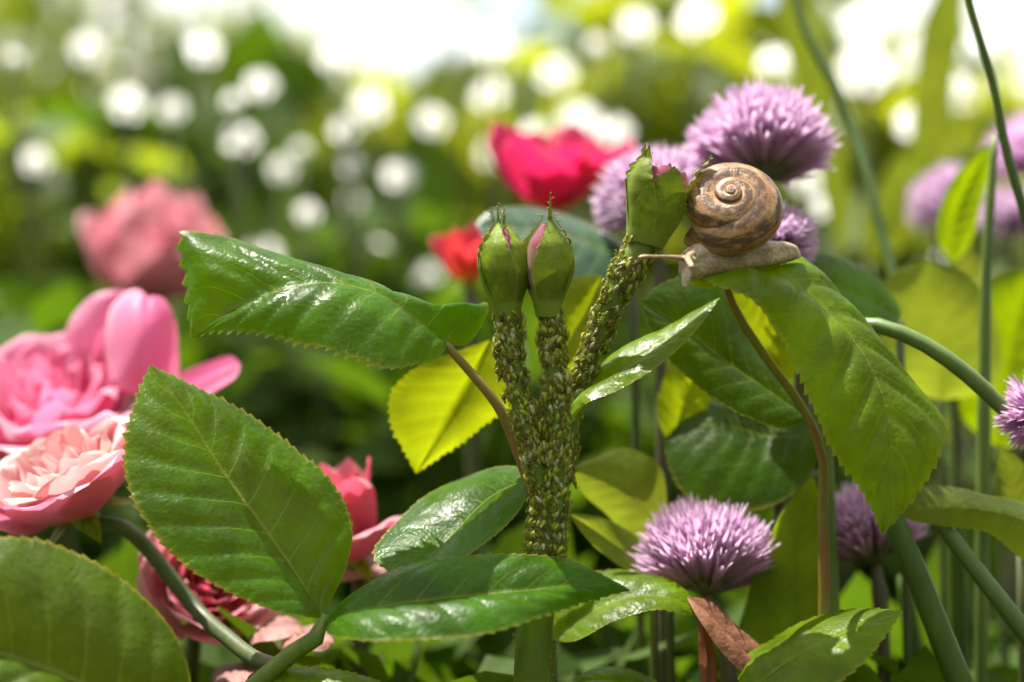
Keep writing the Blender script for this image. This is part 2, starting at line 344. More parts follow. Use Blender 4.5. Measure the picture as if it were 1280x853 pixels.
# ------------------------------------------------------------------ background shrubs
def leaves_cloud(pts, size, shape, seed, droop=0.5, up=False, face=True):
    r = np.random.default_rng(seed)
    V, F, U = [], [], []; n = 0
    for p in pts:
        L = size*r.uniform(0.6, 1.3); w = L*(0.30 if shape == 'ovate' else 0.16 if shape == 'lance' else 0.5)
        if up: d = np.array([r.normal(0, .22), r.normal(0, .22), 1.0])
        else: d = r.normal(0, 1, 3); d[2] = d[2]*0.6-droop*0.3
        d /= np.linalg.norm(d); s = np.cross(r.normal(0, .42, 3)+np.array([-.1, -.4, .85]), d) if face and not up else np.cross(d, r.normal(0, 1, 3)); s /= np.linalg.norm(s); nr = np.cross(d, s)
        if nr[2] < 0: s = -s; nr = -nr
        cup = r.uniform(-0.1, 0.15)*L; k = r.uniform(-0.15, 0.1)*L
        q = [p, p+d*L*.3-s*w*.85+nr*(cup+k*.3), p+d*L*.3+nr*k*.3, p+d*L*.3+s*w*.85+nr*(cup+k*.3), p+d*L*.68-s*w*.72+nr*(cup*.8+k*.9), p+d*L*.68+nr*k*.8, p+d*L*.68+s*w*.72+nr*(cup*.8+k*.9), p+d*L+nr*k*1.6]
        V += q; U += [(0, .5), (.3, 0), (.3, .5), (.3, 1), (.68, 0), (.68, .5), (.68, 1), (1, .5)]
        F += [(n, n+2, n+1), (n, n+3, n+2), (n+1, n+2, n+5, n+4), (n+2, n+3, n+6, n+5), (n+4, n+5, n+7), (n+5, n+6, n+7)]
        n += 8
    return np.array(V), F, np.array(U)
def shrub(name, label, c, wh, dep, nleaf, size, mat, shape='ovate', seed=1, cat='shrub', up=False, power=0.5, group=None, stems=7, stemmat='stem_dark', clump=0, cs=0.03):
    """c: pixel triple of the crown's middle; wh: crown width, height in pixels; dep: half depth in metres"""
    r = np.random.default_rng(seed); cw = np.array(P(c)); s = PX(c[2]); hw, hh = wh[0]*s/2, wh[1]*s/2
    root = thing(name, (cw[0], cw[1], 0), label, cat, group)
    if clump:
        cc = []
        while len(cc) < clump:
            q = r.uniform(-1, 1, 3)
            if q @ q < 1 and r.uniform() < 0.75-0.45*q[2]: cc.append(q)
        cc = np.array(cc)
    pts = []
    while len(pts) < nleaf:
        q = r.uniform(-1, 1, 3)
        if clump: q = cc[r.integers(clump)]+r.normal(0, 1, 3)*cs/np.array([hw, dep, hh])
        if abs(q[0])**2.5+abs(q[1])**2.5+abs(q[2])**2.5 > 1: continue
        pts.append(cw+q*np.array([hw, dep, hh]))
    part('foliage', leaves_cloud(pts, size, shape, seed+50, up=up, face=mat != 'bg_dark'), M[mat], root, kind='stuff')
    g = []
    for k in range(stems):
        a = pts[r.integers(len(pts))]; b = np.array([cw[0]+r.normal(0, hw*.3), cw[1]+r.normal(0, dep*.3), 0.0])
        mid = (a+b)/2+np.array([r.normal(0, hw*.12), 0, 0]); g.append(tube([b, mid, a], [0.0035, 0.0028, 0.0012], 14, 6, world=True))
    part('stem', merge(g), M[stemmat], root)
    return root

# shrubs at the back, a low hedge beyond them, then the dark low growth just behind the roses
G = 'shrubs at the back of the garden'
shrub('flowering_shrub', 'blurred green shrub with upright white flower spikes at the far left', (40, 270, 1000), (620, 560), 0.20, 700, 0.050, 'bg_green', 'lance', 11, up=True, group=G, clump=62, cs=0.03)
shrub('flowering_shrub', 'blurred yellow green shrub with pale flower spikes behind the pale pink rose', (320, 300, 900), (460, 420), 0.16, 480, 0.045, 'bg_green', 'lance', 12, up=True, group=G, clump=44, cs=0.026)
shrub('shrub', 'blurred sunlit lime shrub behind the red rose', (740, 190, 1000), (500, 540), 0.2, 560, 0.050, 'bg_lime', 'ovate', 13, group=G, clump=46, cs=0.03)
shrub('shrub', 'blurred dark shrub in the left middle distance', (210, 330, 1400), (620, 360), 0.25, 520, 0.055, 'bg_dark', 'ovate', 14, group=G, clump=40, cs=0.035)
shrub('shrub', 'blurred green shrub in the middle between sky gaps', (520, 300, 1300), (560, 460), 0.25, 620, 0.050, 'bg_green', 'ovate', 15, group=G, clump=52, cs=0.033)
shrub('shrub', 'blurred yellow green shrub at the back behind the upper chive flower', (1000, 260, 750), (460, 440), 0.15, 260, 0.055, 'bg_lime', 'lance', 16, group=G, clump=24, cs=0.03)
shrub('shrub', 'blurred lime shrub at the far right behind the thin stalks', (1270, 320, 700), (420, 420), 0.15, 240, 0.055, 'bg_lime', 'ovate', 17, group=G, clump=22, cs=0.03)
shrub('shrub', 'blurred shrub far left beyond the frame of roses', (-420, 260, 1100), (520, 560), 0.3, 600, 0.06, 'bg_green', 'ovate', 18, group=G, clump=40, cs=0.04)
shrub('shrub', 'blurred shrub at the far right edge of the garden', (1640, 240, 900), (480, 560), 0.3, 600, 0.06, 'bg_green', 'ovate', 19, group=G, clump=40, cs=0.04)
shrub('hedge', 'low far hedge across the back of the garden', (640, 440, 2400), (2600, 250), 0.3, 2600, 0.10, 'bg_green', 'ovate', 20, cat='hedge', stems=20)
def spikes(root, c, wh, dep, n, seed):
    """small white flowers set along upright spikes"""
    r = np.random.default_rng(seed); cw = np.array(P(c)); k = PX(c[2]); pts = []
    for i in range(n):
        b = cw+np.array([r.uniform(-1, 1)*wh[0]/2*k, r.uniform(-1, 1)*dep, r.uniform(-1, 1)*wh[1]/2*k])
        for j in range(26): pts.append(b+np.array([r.normal(0, .006), r.normal(0, .006), j*0.0028]))
    part('blossom_and_light_disc', leaves_cloud(pts, 0.013, 'round', seed), M['bg_white'], root, 'spikes of small white flowers', kind='stuff')
for i, (x, y, z, w, h, n, sz, mt_, lb) in enumerate([
    (60, 270, 420, 330, 330, 60, 0.045, 'bg_green', 'leafy sprig far left above the big pink rose'),
    (300, 250, 520, 420, 330, 80, 0.05, 'bg_dark', 'dark leafy sprig right of the pale pink rose'),
    (590, 150, 480, 260, 330, 40, 0.05, 'bg_lime', 'sunlit leafy sprig left of the crimson rose'),
    (820, 90, 500, 330, 240, 50, 0.05, 'bg_lime', 'sunlit leafy sprig above the third bud'),
    (1120, 190, 420, 380, 380, 60, 0.05, 'bg_lime', 'leafy sprig between the two thin stalks at the upper right'),
    (470, 330, 380, 300, 160, 60, 0.04, 'bg_dark', 'shaded leafy sprig above the left leaf stalk')]):
    shrub('leafy_sprig', 'blurred '+lb, (x, y, z), (w, h), 0.05, n, sz, mt_, 'ovate', 70+i, cat='plant', group='leafy sprigs in the middle distance', stems=4, clump=9, cs=0.022)
# unseen hedges added behind and beside the camera to hold back sky light
for x, y, w, d, lb in ((0, -2.2, 2.6, .35, 'unseen hedge added behind the viewpoint to block sky light'), (-2.9, 0.2, .35, 2.2, 'unseen hedge added along the left side to block sky light'), (2.9, 0.2, .35, 2.2, 'unseen hedge added along the right side to block sky light')):
    root = thing('hedge', (x, y, 0), lb, 'hedge'); r = np.random.default_rng(int(x*7+31))
    part('foliage', leaves_cloud(np.stack([r.uniform(x-w, x+w, 2600), r.uniform(y-d, y+d, 2600), r.uniform(0, 2.3, 2600)], 1), 0.20, 'ovate', 5, face=False), M['bg_dark'], root, kind='stuff')
shr = [o for o in COL.objects if o.name.startswith('flowering_shrub')]
spikes(shr[0], (110, 120, 1000), (420, 240), 0.15, 13, 3)
spikes(shr[1], (310, 110, 900), (340, 240), 0.12, 12, 4)
def blossom_and_light_disc(root, p, R, seed):  # five-petalled white disc, added to imitate an out-of-focus spot of light
    r = random.Random(seed); c = P(p); ax = Vector((r.uniform(-.15, .35), -0.8, r.uniform(-.75, -.35))).normalized(); q = Vector((0, 0, 1)).rotation_difference(ax); g = []
    for k in range(5):
        th = k*1.2566+r.uniform(0, .2); d = q @ Vector((math.cos(th), math.sin(th), 0.15)); t_ = q @ Vector((-math.sin(th), math.cos(th), 0))
        g.append(leaf_geo([c+d*R*.05, c+d*R*.55+ax*R*.1, c+d*R], [c+d*R*.35+t_*R*.33, c+d*R*.75+t_*R*.45], [c+d*R*.35-t_*R*.33, c+d*R*.75-t_*R*.45], teeth=0, quilt=0, nu=9, nv=2, pxspec=False, wav=0))
    part('blossom_and_light_disc', merge(g), M['bg_white'], root)
for lb, xs, dz in (('added stems with white discs imitating blurred light spots behind the pale pink rose', [(18, 70, 17), (160, 128, 22), (215, 135, 20), (300, 172, 20), (375, 185, 17), (352, 210, 15), (385, 265, 18), (45, 200, 15), (22, 300, 22), (255, 60, 22), (325, 105, 24), (110, 60, 18), (290, 125, 18)], 330),
                   ('added stems with white discs imitating blurred light spots in the middle of the back', [(440, 205, 24), (500, 217, 21), (540, 150, 24), (612, 52, 24), (572, 22, 27), (462, 130, 24), (430, 160, 22), (610, 115, 20), (440, 250, 20), (470, 318, 24), (535, 345, 22), (330, 320, 22), (415, 70, 30), (480, 60, 34)], 340),
                   ('added stems with white discs imitating blurred light spots above the crimson rose', [(665, 165, 27), (725, 150, 27), (695, 90, 28), (770, 165, 18), (745, 55, 20), (618, 190, 20), (870, 20, 34), (795, 30, 20)], 350),
                   ('added stems with white discs imitating blurred light spots behind the upper right stalks', [(965, 75, 34), (1080, 85, 34), (1080, 30, 40), (1145, 150, 24), (1190, 110, 34), (1010, 225, 18), (1175, 60, 30), (1250, 30, 40), (1180, 320, 18), (1035, 255, 20)], 300)):
    r0 = P((xs[0][0]+60, 400, dz)); root = thing('light_disc_plant', (r0.x, r0.y, 0), lb, 'wildflower', 'added white discs for blurred light spots at the back')
    g = []
    for i, (x, y, rr) in enumerate(xs):
        z = dz+((i*37) % 110)-40; rr *= (0.62, 1.0, 0.8, 1.12)[(i*5) % 4]; blossom_and_light_disc(root, (x, y, z), rr*PX(z), i+len(xs)*7)
        p = P((x, y, z+1)); b = Vector((p.x*0.7+r0.x*0.3, p.y+0.01, 0)); g.append(tube([b, (p+b)/2+Vector((0.008, 0.005, 0)), p], [.0022, .0016, .0009], 14, 6, world=True))
    part('stem', merge(g), M['stem_dark'], root)
LG = 'low shade plants behind the roses'
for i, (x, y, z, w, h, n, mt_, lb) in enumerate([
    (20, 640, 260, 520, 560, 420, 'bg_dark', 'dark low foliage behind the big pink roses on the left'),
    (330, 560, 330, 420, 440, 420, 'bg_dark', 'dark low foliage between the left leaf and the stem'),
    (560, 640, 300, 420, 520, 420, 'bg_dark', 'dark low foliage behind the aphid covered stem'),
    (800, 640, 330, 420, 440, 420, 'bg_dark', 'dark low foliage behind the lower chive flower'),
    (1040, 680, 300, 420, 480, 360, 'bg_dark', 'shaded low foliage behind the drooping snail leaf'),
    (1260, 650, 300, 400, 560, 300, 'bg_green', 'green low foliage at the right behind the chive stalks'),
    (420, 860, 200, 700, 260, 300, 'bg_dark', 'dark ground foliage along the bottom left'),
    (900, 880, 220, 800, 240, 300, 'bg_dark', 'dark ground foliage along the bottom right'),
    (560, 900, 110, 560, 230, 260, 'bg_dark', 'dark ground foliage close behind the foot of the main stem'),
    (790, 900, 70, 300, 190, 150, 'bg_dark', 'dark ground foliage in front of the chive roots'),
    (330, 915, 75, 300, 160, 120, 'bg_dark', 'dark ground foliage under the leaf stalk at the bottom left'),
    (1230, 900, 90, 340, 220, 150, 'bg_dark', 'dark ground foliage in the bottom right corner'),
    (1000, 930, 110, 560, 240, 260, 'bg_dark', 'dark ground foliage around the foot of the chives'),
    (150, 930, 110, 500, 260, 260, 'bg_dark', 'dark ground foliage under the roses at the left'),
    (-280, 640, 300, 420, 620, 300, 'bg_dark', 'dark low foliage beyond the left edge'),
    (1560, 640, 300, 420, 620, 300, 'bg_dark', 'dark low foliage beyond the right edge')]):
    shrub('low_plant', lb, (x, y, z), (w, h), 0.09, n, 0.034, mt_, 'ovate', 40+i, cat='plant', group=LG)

# ------------------------------------------------------------------ rose shoot with buds
GL = 'rose leaves'
base = Vector((P((660, 426, 0)).x, D+0.004, 0))
shoot = thing('rose_shoot', base, 'rose shoot crowded with aphids, two upright buds and a third beside the snail', 'rose shoot')
px = PX()
STEMS = {}
def sec(nm, pts, rad, n=60, ns=14, mat='stem', parent=shoot, lab=None, ripple=0.02):
    STEMS[nm] = (pts, rad)
    return part('stem' if parent is shoot else 'stalk', tube(pts, [r*px for r in rad], n, ns, ripple), M[mat], parent, lab)
ZB = 3300
sec('main', [(650, ZB, 6), (652, 1500, 3), (660, 1000, 1), (665, 853, 0), (671, 760, 0), (678, 700, 0), (685, 650, 0), (690, 600, 0)], [34, 30, 25, 24, 23, 22, 23, 20], 90)
sec('p1', [(684, 640, -1), (669, 570, -2), (650, 500, -2), (638, 440, -2), (634, 390, -2)], [14, 13, 12.5, 13, 14])
sec('p2', [(690, 640, -2), (697, 560, -3), (695, 500, -3), (692, 440, -2), (689, 388, -2)], [14, 13, 12, 13, 14])
sec('p3', [(694, 640, 2), (708, 560, 5), (726, 480, 6), (750, 415, 5), (778, 352, 4), (806, 302, 4)], [13, 12, 12, 13, 16, 19])

def bud(basep, axis, prof, open_top, spans, mat_pet='budpetal', parent=shoot, lab=None, seed=0, seplen=1.25, hw0=0.62):
    """prof: (height px, radius px) pairs along the axis from the base"""
    r = random.Random(seed)
    b = np.array(P(basep)); ax = np.array(Vector(axis).normalized()); 
    e1 = np.array([1.0, 0, 0]); e1 = e1-ax*(e1@ax); e1 /= np.linalg.norm(e1); e2 = np.cross(ax, e1)      # e2 ~ +y
    hs = np.array([p[0] for p in prof], float)*px; rs = np.array([p[1] for p in prof], float)*px
    pr = lambda h: np.interp(h, hs, rs)
    sm = lambda h: (pr(h-3*px)+pr(h)+pr(h+3*px)+pr(h-1.5*px)+pr(h+1.5*px))/5
    H = hs[-1]; hip = 0.22*H
    n, ns = 26, 24; V, U = [], []
    for i in range(n):                                   # receptacle, a smooth green cup
        h = hip*1.25*i/(n-1)
        for j in range(ns):
            th = 6.283*j/ns; V.append(b+ax*h+sm(h)*1.0*(math.cos(th)*e1+math.sin(th)*e2)); U.append((j/ns, i/n))
    bo = part('bud', (np.array(V), [tuple(f) for f in grid_faces(n, ns, wrap=True)], np.array(U)), M['bud'], parent, lab)
    # petals: overlapping wrapped sheets forming the core
    for k in range(4):
        V, U = [], []; n, ns = 22, 17; a0 = k*1.57+seed
        for i in range(n):
            v = i/(n-1); h = hip*0.9+(H*open_top-hip*0.9)*v
            for j in range(ns):
                u = j/(ns-1); th = a0+u*2.3+v*0.7
                rr = sm(h)*(0.93-0.10*u)*(1-0.25*max(0, v-0.8)*5*0.5); V.append(b+ax*(h-0.06*H*(2*u-1)**2*v)+rr*(math.cos(th)*e1+math.sin(th)*e2)); U.append((u, v))
        part('petal', (np.array(V), grid_faces(n, ns), np.array(U)), M[mat_pet], bo)
    for (az, ln, flare, hw) in spans:                    # sepals
        V, U = [], []; n, ns = 40, 11; Ls = (H-hip)*ln
        for i in range(n):
            v = i/(n-1); h = hip*0.75+Ls*v
            wdt = hw*(1-v**1.6)**0.9 if v < 1 else 0
            hh = min(h, H*0.97); rr0 = sm(hh)
            wm = max(rr0*wdt, (0.9*px if v > .6 else 0)*(1.15-v)*2)
            fl = flare*px*max(0, v-0.55)**2*22
            for j in range(ns):
                u = 2*j/(ns-1)-1
                th = az+u*wm/max(rr0, 5*px)
                kz = 1.0+min(1, v*3.5)*(0.06+0.05*(1-abs(u))+0.03*math.sin(v*9+az)+0.09*abs(u)**5+0.012*math.sin(u*14)+0.02*math.sin(v*23+az*3+u*2)*(1-v))
                rr = max(rr0*kz, 2.2*px*(1-v))+fl
                ed = 1+0.25*math.sin(v*60+3*u)*(abs(u) > 0.9)*(v > 0.5)
                V.append(b+ax*h+rr*ed**0.2*(math.cos(th)*e1+math.sin(th)*e2)); U.append((v, j/(ns-1)))
        sp = part('sepal', (np.array(V), grid_faces(n, ns), np.array(U)), M['sepal'], bo)
    # gland hairs on the sepal tips
    hg = []
    for k in range(46):
        az, ln, flare, hw = r.choice(spans); v = r.uniform(0.45, 1.0); h = hip*0.75+(H-hip)*ln*v; hh = min(h, H*.97)
        rr = max(sm(hh)*1.05, 2*px*(1-v))+flare*px*max(0, v-0.55)**2*22
        th = az+r.choice((-1, 1))*min(hw*(1-v**1.6)+0.04, 1.0)
        p0 = b+ax*h+rr*(math.cos(th)*e1+math.sin(th)*e2); d = (math.cos(th)*e1+math.sin(th)*e2)*0.5+ax*0.6+e1*r.uniform(-.9, .9)
        p1 = p0+d/np.linalg.norm(d)*r.uniform(2.5, 6)*px
        hg.append(tube([p0, (p0+p1)/2, p1], [0.4*px, 0.35*px, 0.9*px], 4, 5, world=True))
    part('gland_hair', merge(hg), M['hair'], bo, kind='stuff')
    return bo
M['sepal'] = leaf_mat('sepal_green', (0.19, 0.27, 0.014), (0.40, 0.48, 0.02), 0.10, 0.40, pebble=0.25, vein=(0.13, 0.2, 0.05), edge=(0.42, 0.36, 0.14))
M['hair'] = stem_mat('gland_hair', (0.30, 0.16, 0.03), (0.30, 0.30, 0.05), 0.4)
prof = [(-16, 12.5), (-8, 14), (2, 15.5), (14, 18), (28, 22), (44, 27), (60, 30), (76, 29.5), (92, 26.5), (106, 18), (117, 10), (124, 4)]
bud((635, 400, -2), (-0.07, 0.02, 0.98), prof, 0.93, [(-1.95, 1.28, 0.0, 0.95), (-0.85, 1.20, -0.1, 0.62), (2.9, 1.26, 0.5, 0.9), (1.1, 1.22, 0.2, 0.9), (-3.0, 1.2, 0.9, 0.6)], seed=1, lab='left bud of the upright pair, green with a pink tip')
bud((685, 396, -3), (0.0, -0.05, 1), prof, 0.93, [(-1.25, 1.36, -0.2, 1.05), (0.1, 1.08, 0.0, 0.85), (2.75, 1.10, 0.0, 0.5), (1.3, 1.12, 0.0, 0.9)], seed=2, lab='right bud of the upright pair with a long hairy sepal tip')
prof3 = [(-22, 13), (-14, 17), (-4, 22), (8, 26.5), (22, 30), (42, 33), (60, 36), (78, 39), (94, 37), (104, 32), (108, 28)]
bud((806, 306, 4), (0.27, -0.02, 1), prof3, 0.94, [(-2.5, 1.22, 0.1, 1.05), (-1.35, 1.0, 0.0, 1.15), (-0.1, 1.30, 4.2, 1.0), (1.4, 1.1, 0.5, 1.0), (2.6, 1.26, 0.8, 0.9)], seed=3, lab='stubby third bud leaning towards the snail shell')

def rleaf(parent, mid, left, right, mat='leaf', lab=None, nm='leaf', **kw):
    return part(nm, leaf_geo(mid, left, right, **kw), M[mat], parent, lab)
# left leaf on the shoot, its stalk
rleaf(shoot, [(560, 431, 4), (532, 408, 3), (470, 366, 1), (400, 353, 0), (336, 367, 1), (285, 390, 3), (240, 424, 4)],
      [(582, 432, 8), (608, 382, 14), (570, 396, 12), (530, 388, 12), (470, 364, 13), (400, 336, 13), (330, 311, 12), (270, 293, 13), (233, 291, 12), (234, 350, 9)],
      [(550, 446, 0), (520, 455, -6), (488, 459, -9), (440, 444, -9), (390, 430, -7), (340, 417, -4), (300, 412, -1), (262, 414, 2)],
      'leaf', 'long glossy leaf pointing left with a serrated turned edge', teeth=28, tooth=10, quilt=1.0, nu=170, bulge=0.10, seed=1)
part('leaf_stalk', tube([(556, 430, 4), (585, 462, 4), (625, 512, 3), (650, 570, 2), (668, 620, 1)], [5.5*px, 6*px, 7*px, 8*px, 9*px], 40, 10), M['stalk_brown'], shoot)
# leaf behind the stem, lower left
rleaf(shoot, [(662, 598, 4), (613, 621, 8), (569, 664, 6), (532, 701, 0), (500, 722, -4)],
      [(650, 585, 12), (622, 584, 17), (583, 596, 20), (536, 617, 18), (495, 652, 12), (468, 694, 4)],
      [(655, 627, 0), (630, 658, -2), (600, 683, -4), (560, 708, -6)], 'leaf', 'glossy leaf behind the stem, lower left', seed=2, tooth=3, quilt=0.2)
# small aphid-edged leaf on the right branch
rleaf(shoot, [(704, 545, 2), (722, 500, 3), (765, 470, 3), (815, 440, 4), (860, 408, 6), (900, 372, 9)],
      [(712, 515, 9), (735, 482, 11), (761, 446, 12), (791, 430, 13), (831, 416, 14), (866, 396, 14)],
      [(712, 530, -2), (732, 505, -3), (763, 492, -3), (802, 472, -3), (830, 453, -2), (862, 420, 1)], 'leaf_light', 'narrow folded leaf on the branch to the right', seed=3, tooth=2.5, quilt=0.25, bulge=0.16)
# yellow back-lit leaf behind the stem
rleaf(shoot, [(612, 425, 24), (578, 490, 25), (548, 545, 26), (520, 592, 28)],
      [(570, 440, 24), (520, 460, 24), (490, 492, 25), (492, 535, 26), (508, 566, 27)],
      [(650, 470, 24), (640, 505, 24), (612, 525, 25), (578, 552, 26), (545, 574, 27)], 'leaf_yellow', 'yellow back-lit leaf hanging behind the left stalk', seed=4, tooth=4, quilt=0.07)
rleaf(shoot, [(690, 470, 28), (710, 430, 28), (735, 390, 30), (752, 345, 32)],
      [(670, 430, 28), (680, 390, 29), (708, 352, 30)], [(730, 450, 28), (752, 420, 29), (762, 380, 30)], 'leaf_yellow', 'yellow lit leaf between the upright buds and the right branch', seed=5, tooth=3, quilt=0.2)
# gland prickles on lower stem
hg = []
for k in range(70):
    y = random.uniform(690, 900); x0 = 671-(y-760)*0.06; side = random.choice((-1, 1)); th = random.uniform(-0.9, 0.9)
    rr = 23.5*px; p0 = P((x0, y, 0))+Vector((side*math.cos(th)*rr, -abs(math.sin(th))*rr*random.choice((1, .2)), 0)); d = Vector((side*math.cos(th), -0.5*abs(math.sin(th)), random.uniform(-.3, .4))).normalized()
    p1 = p0+d*random.uniform(2, 6)*px
    hg.append(tube([p0, (p0+p1)/2, p1], [0.8*px, 0.5*px, 0.8*px], 4, 5, world=True))
part('prickle', merge(hg), M['hair'], shoot, kind='stuff')

# ------------------------------------------------------------------ front leaf spray
spray = thing('rose_leaf_spray', (P((280, 900, 0)).x, D-0.004, 0), 'spray of big glossy rose leaves in front at the lower left of the stem', 'rose leaves')
part('leaf_stalk', tube([(290, 3300, 0), (285, 1400, -4), (296, 880, -6), (335, 843, -7), (372, 812, -7), (402, 790, -8), (407, 768, -7)], [16*px, 14*px, 13*px, 12*px, 11*px, 10*px, 5*px], 80, 12, 0.02), M['stem'], spray)
rleaf(spray, [(404, 772, -7), (375, 724, -5), (330, 659, -2), (280, 590, 2), (230, 512, 6), (188, 457, 10)],
      [(385, 772, -10), (345, 764, -11), (285, 740, -11), (222, 698, -9), (177, 642, -6), (158, 590, -2), (160, 540, 2), (172, 498, 6)],
      [(415, 748, -3), (432, 710, 1), (440, 660, 5), (420, 610, 8), (370, 563, 10), (310, 519, 11), (250, 488, 11)],
      'leaf', 'broad leaf standing up in front of the pink roses', teeth=34, tooth=5.0, quilt=0.85, nu=180, nv=14, bulge=0.07, seed=6)
rleaf(spray, [(407, 784, -8), (425, 770, -11), (490, 756, -14), (560, 747, -15), (660, 738, -14), (740, 731, -10), (788, 738, -6)],
      [(420, 762, -7), (450, 735, -5), (492, 711, -4), (536, 701, -5), (580, 696, -6), (660, 695, -6), (712, 702, -5), (756, 720, -5)],
      [(410, 792, -13), (430, 797, -19), (465, 801, -23), (532, 800, -25), (613, 790, -24), (677, 770, -19), (730, 752, -12)],
      'leaf', 'narrow leaf lying across the stem with a sun glare', teeth=30, tooth=4.5, quilt=0.5, nu=170, nv=13, bulge=0.12, seed=7)
rleaf(spray, [(310, 905, -12), (370, 872, -14), (430, 856, -14), (500, 862, -12)],
      [(320, 860, -6), (360, 837, -5), (410, 836, -6), (460, 848, -9)], [(340, 910, -20), (400, 905, -22), (460, 890, -18)], 'leaf_light', 'leaf just rising above the bottom edge', seed=8)
fl = thing('rose_leaf', (P((210, 905, -28)).x, D-0.02, 0), 'large quilted rose leaf in the bottom left corner with brown specks', 'leaf', GL)
rleaf(fl, [(212, 910, -22), (150, 872, -26), (100, 853, -28), (60, 836, -29), (0, 817, -30), (-80, 790, -30), (-160, 762, -28)],
      [(238, 870, -18), (228, 812, -17), (206, 775, -16), (170, 739, -16), (130, 710, -17), (90, 690, -18), (48, 676, -20), (0, 673, -22), (-60, 684, -24), (-120, 720, -26)],
      [(190, 950, -26), (120, 960, -34), (40, 930, -38), (-50, 880, -38), (-120, 815, -33)],
      'leaf_spot', None, teeth=36, tooth=4, quilt=1.2, nu=180, nv=13, bulge=0.10, seed=9)
part('leaf_stalk', tube([(212, 906, -22), (230, 960, -20), (250, 1500, -12), (240, 3400, -10)], [8*px, 9*px, 10*px, 12*px], 30, 10), M['stem'], fl)

# ------------------------------------------------------------------ snail's leaf and the sprig around it
sprig = thing('rose_leaf_spray', (P((1030, 900, 12)).x, D+0.015, 0), 'rose leaf sprig on the right whose drooping top leaf carries the snail', 'rose leaves')
rleaf(sprig, [(906, 356, 4), (935, 341, 5), (970, 343, 5), (1031, 386, 2), (1085, 452, -3), (1110, 520, -7), (1113, 600, -10), (1103, 668, -12)],
      [(884, 360, 2), (862, 352, 1), (872, 347, 0), (898, 357, -3), (930, 368, -4), (978, 424, -4), (1010, 492, -6), (1041, 560, -8), (1080, 614, -10)],
      [(915, 342, 11), (945, 322, 15), (991, 319, 18), (1051, 374, 16), (1135, 468, 8), (1182, 533, 1), (1172, 572, -4), (1140, 624, -8)],
      'leaf_light', 'drooping leaf under the snail with raised side veins', teeth=34, tooth=5.5, quilt=1.5, nu=190, nv=14, bulge=0.08, seed=10)
part('leaf_stalk', tube([(907, 356, 4), (918, 385, 8), (961, 452, 12), (1002, 508, 14), (1026, 560, 15), (1029, 640, 16), (1030, 900, 16), (1030, 3300, 16)], [4*px, 5.5*px, 6*px, 6*px, 6.5*px, 7*px, 9*px, 12*px], 90, 10), M['stalk_brown'], sprig)
rleaf(sprig, [(1012, 522, 16), (960, 488, 18), (905, 450, 18), (850, 405, 16), (800, 378, 12)],
      [(985, 480, 20), (930, 410, 26), (900, 360, 26), (868, 346, 22), (835, 352, 18)],
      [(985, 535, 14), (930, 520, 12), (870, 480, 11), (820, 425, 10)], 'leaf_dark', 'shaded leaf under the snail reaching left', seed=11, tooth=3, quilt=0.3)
rleaf(sprig, [(985, 480, 34), (960, 440, 34), (935, 395, 33), (918, 352, 33)], [(955, 470, 36), (918, 430, 36), (905, 385, 35)], [(1000, 450, 32), (985, 410, 32), (950, 365, 32)],
      'leaf_yellow', 'yellow back-lit leaf seen under the snail leaf', seed=12, tooth=5, quilt=0.2)
rleaf(sprig, [(840, 560, 40), (850, 520, 40), (868, 470, 40), (880, 425, 42)], [(822, 520, 40), (832, 470, 40), (855, 432, 41)], [(872, 530, 40), (892, 480, 40), (892, 440, 41)],
      'leaf_yellow', 'yellow lit leaf deep below the snail', seed=13, tooth=3, quilt=0.2)
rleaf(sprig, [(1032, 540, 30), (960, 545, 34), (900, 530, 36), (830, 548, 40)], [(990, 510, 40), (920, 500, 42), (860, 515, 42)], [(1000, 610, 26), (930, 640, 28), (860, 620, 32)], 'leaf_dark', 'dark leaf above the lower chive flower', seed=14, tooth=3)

def loose(label, mid, left, right, mat, seed, nm='leaf', cat='leaf', stalk=None, **kw):
    b = P(mid[0]); root = thing(nm, (b.x, b.y, 0), label, cat, 'single leaves among the stems')
    kw.setdefault('quilt', 0.12 if mat == 'leaf_lime' else 0.35)
    rleaf(root, mid, left, right, mat, nm='blade', seed=seed, **kw)
    g = tube([tuple(P(mid[0])), (b.x+0.004, b.y+0.002, b.z*0.6), (b.x+0.006, b.y+0.003, 0.0)], [0.0009, 0.0012, 0.0016], 24, 8, world=True)
    part('leaf_stalk', g, M['stem_dark'], root); return root
loose('bright leaf on the right of the stem, lit from behind', [(835, 690, 34), (810, 640, 33), (770, 600, 32), (715, 585, 30)], [(800, 690, 34), (760, 645, 33), (725, 612, 31)], [(835, 640, 36), (822, 580, 36), (780, 560, 35), (740, 573, 32)], 'leaf_lime', 21, tooth=0, teeth=0)
loose('small folded lime leaf beside the lower chive flower', [(815, 712, 28), (780, 690, 27), (745, 665, 25), (712, 642, 22)], [(790, 715, 26), (752, 690, 24), (722, 660, 22)], [(812, 690, 30), (780, 660, 29), (740, 645, 25)], 'leaf_lime', 22, tooth=0, teeth=0)
gl = loose('green leaf right of the stem whose tip has dried brown', [(690, 800, 16), (740, 765, 14), (800, 745, 12), (850, 752, 10), (884, 770, 9)], [(690, 740, 24), (745, 715, 23), (800, 714, 20), (845, 730, 15)], [(720, 800, 8), (770, 775, 7), (820, 763, 7), (860, 768, 8)], 'leaf_light', 23, tooth=2)
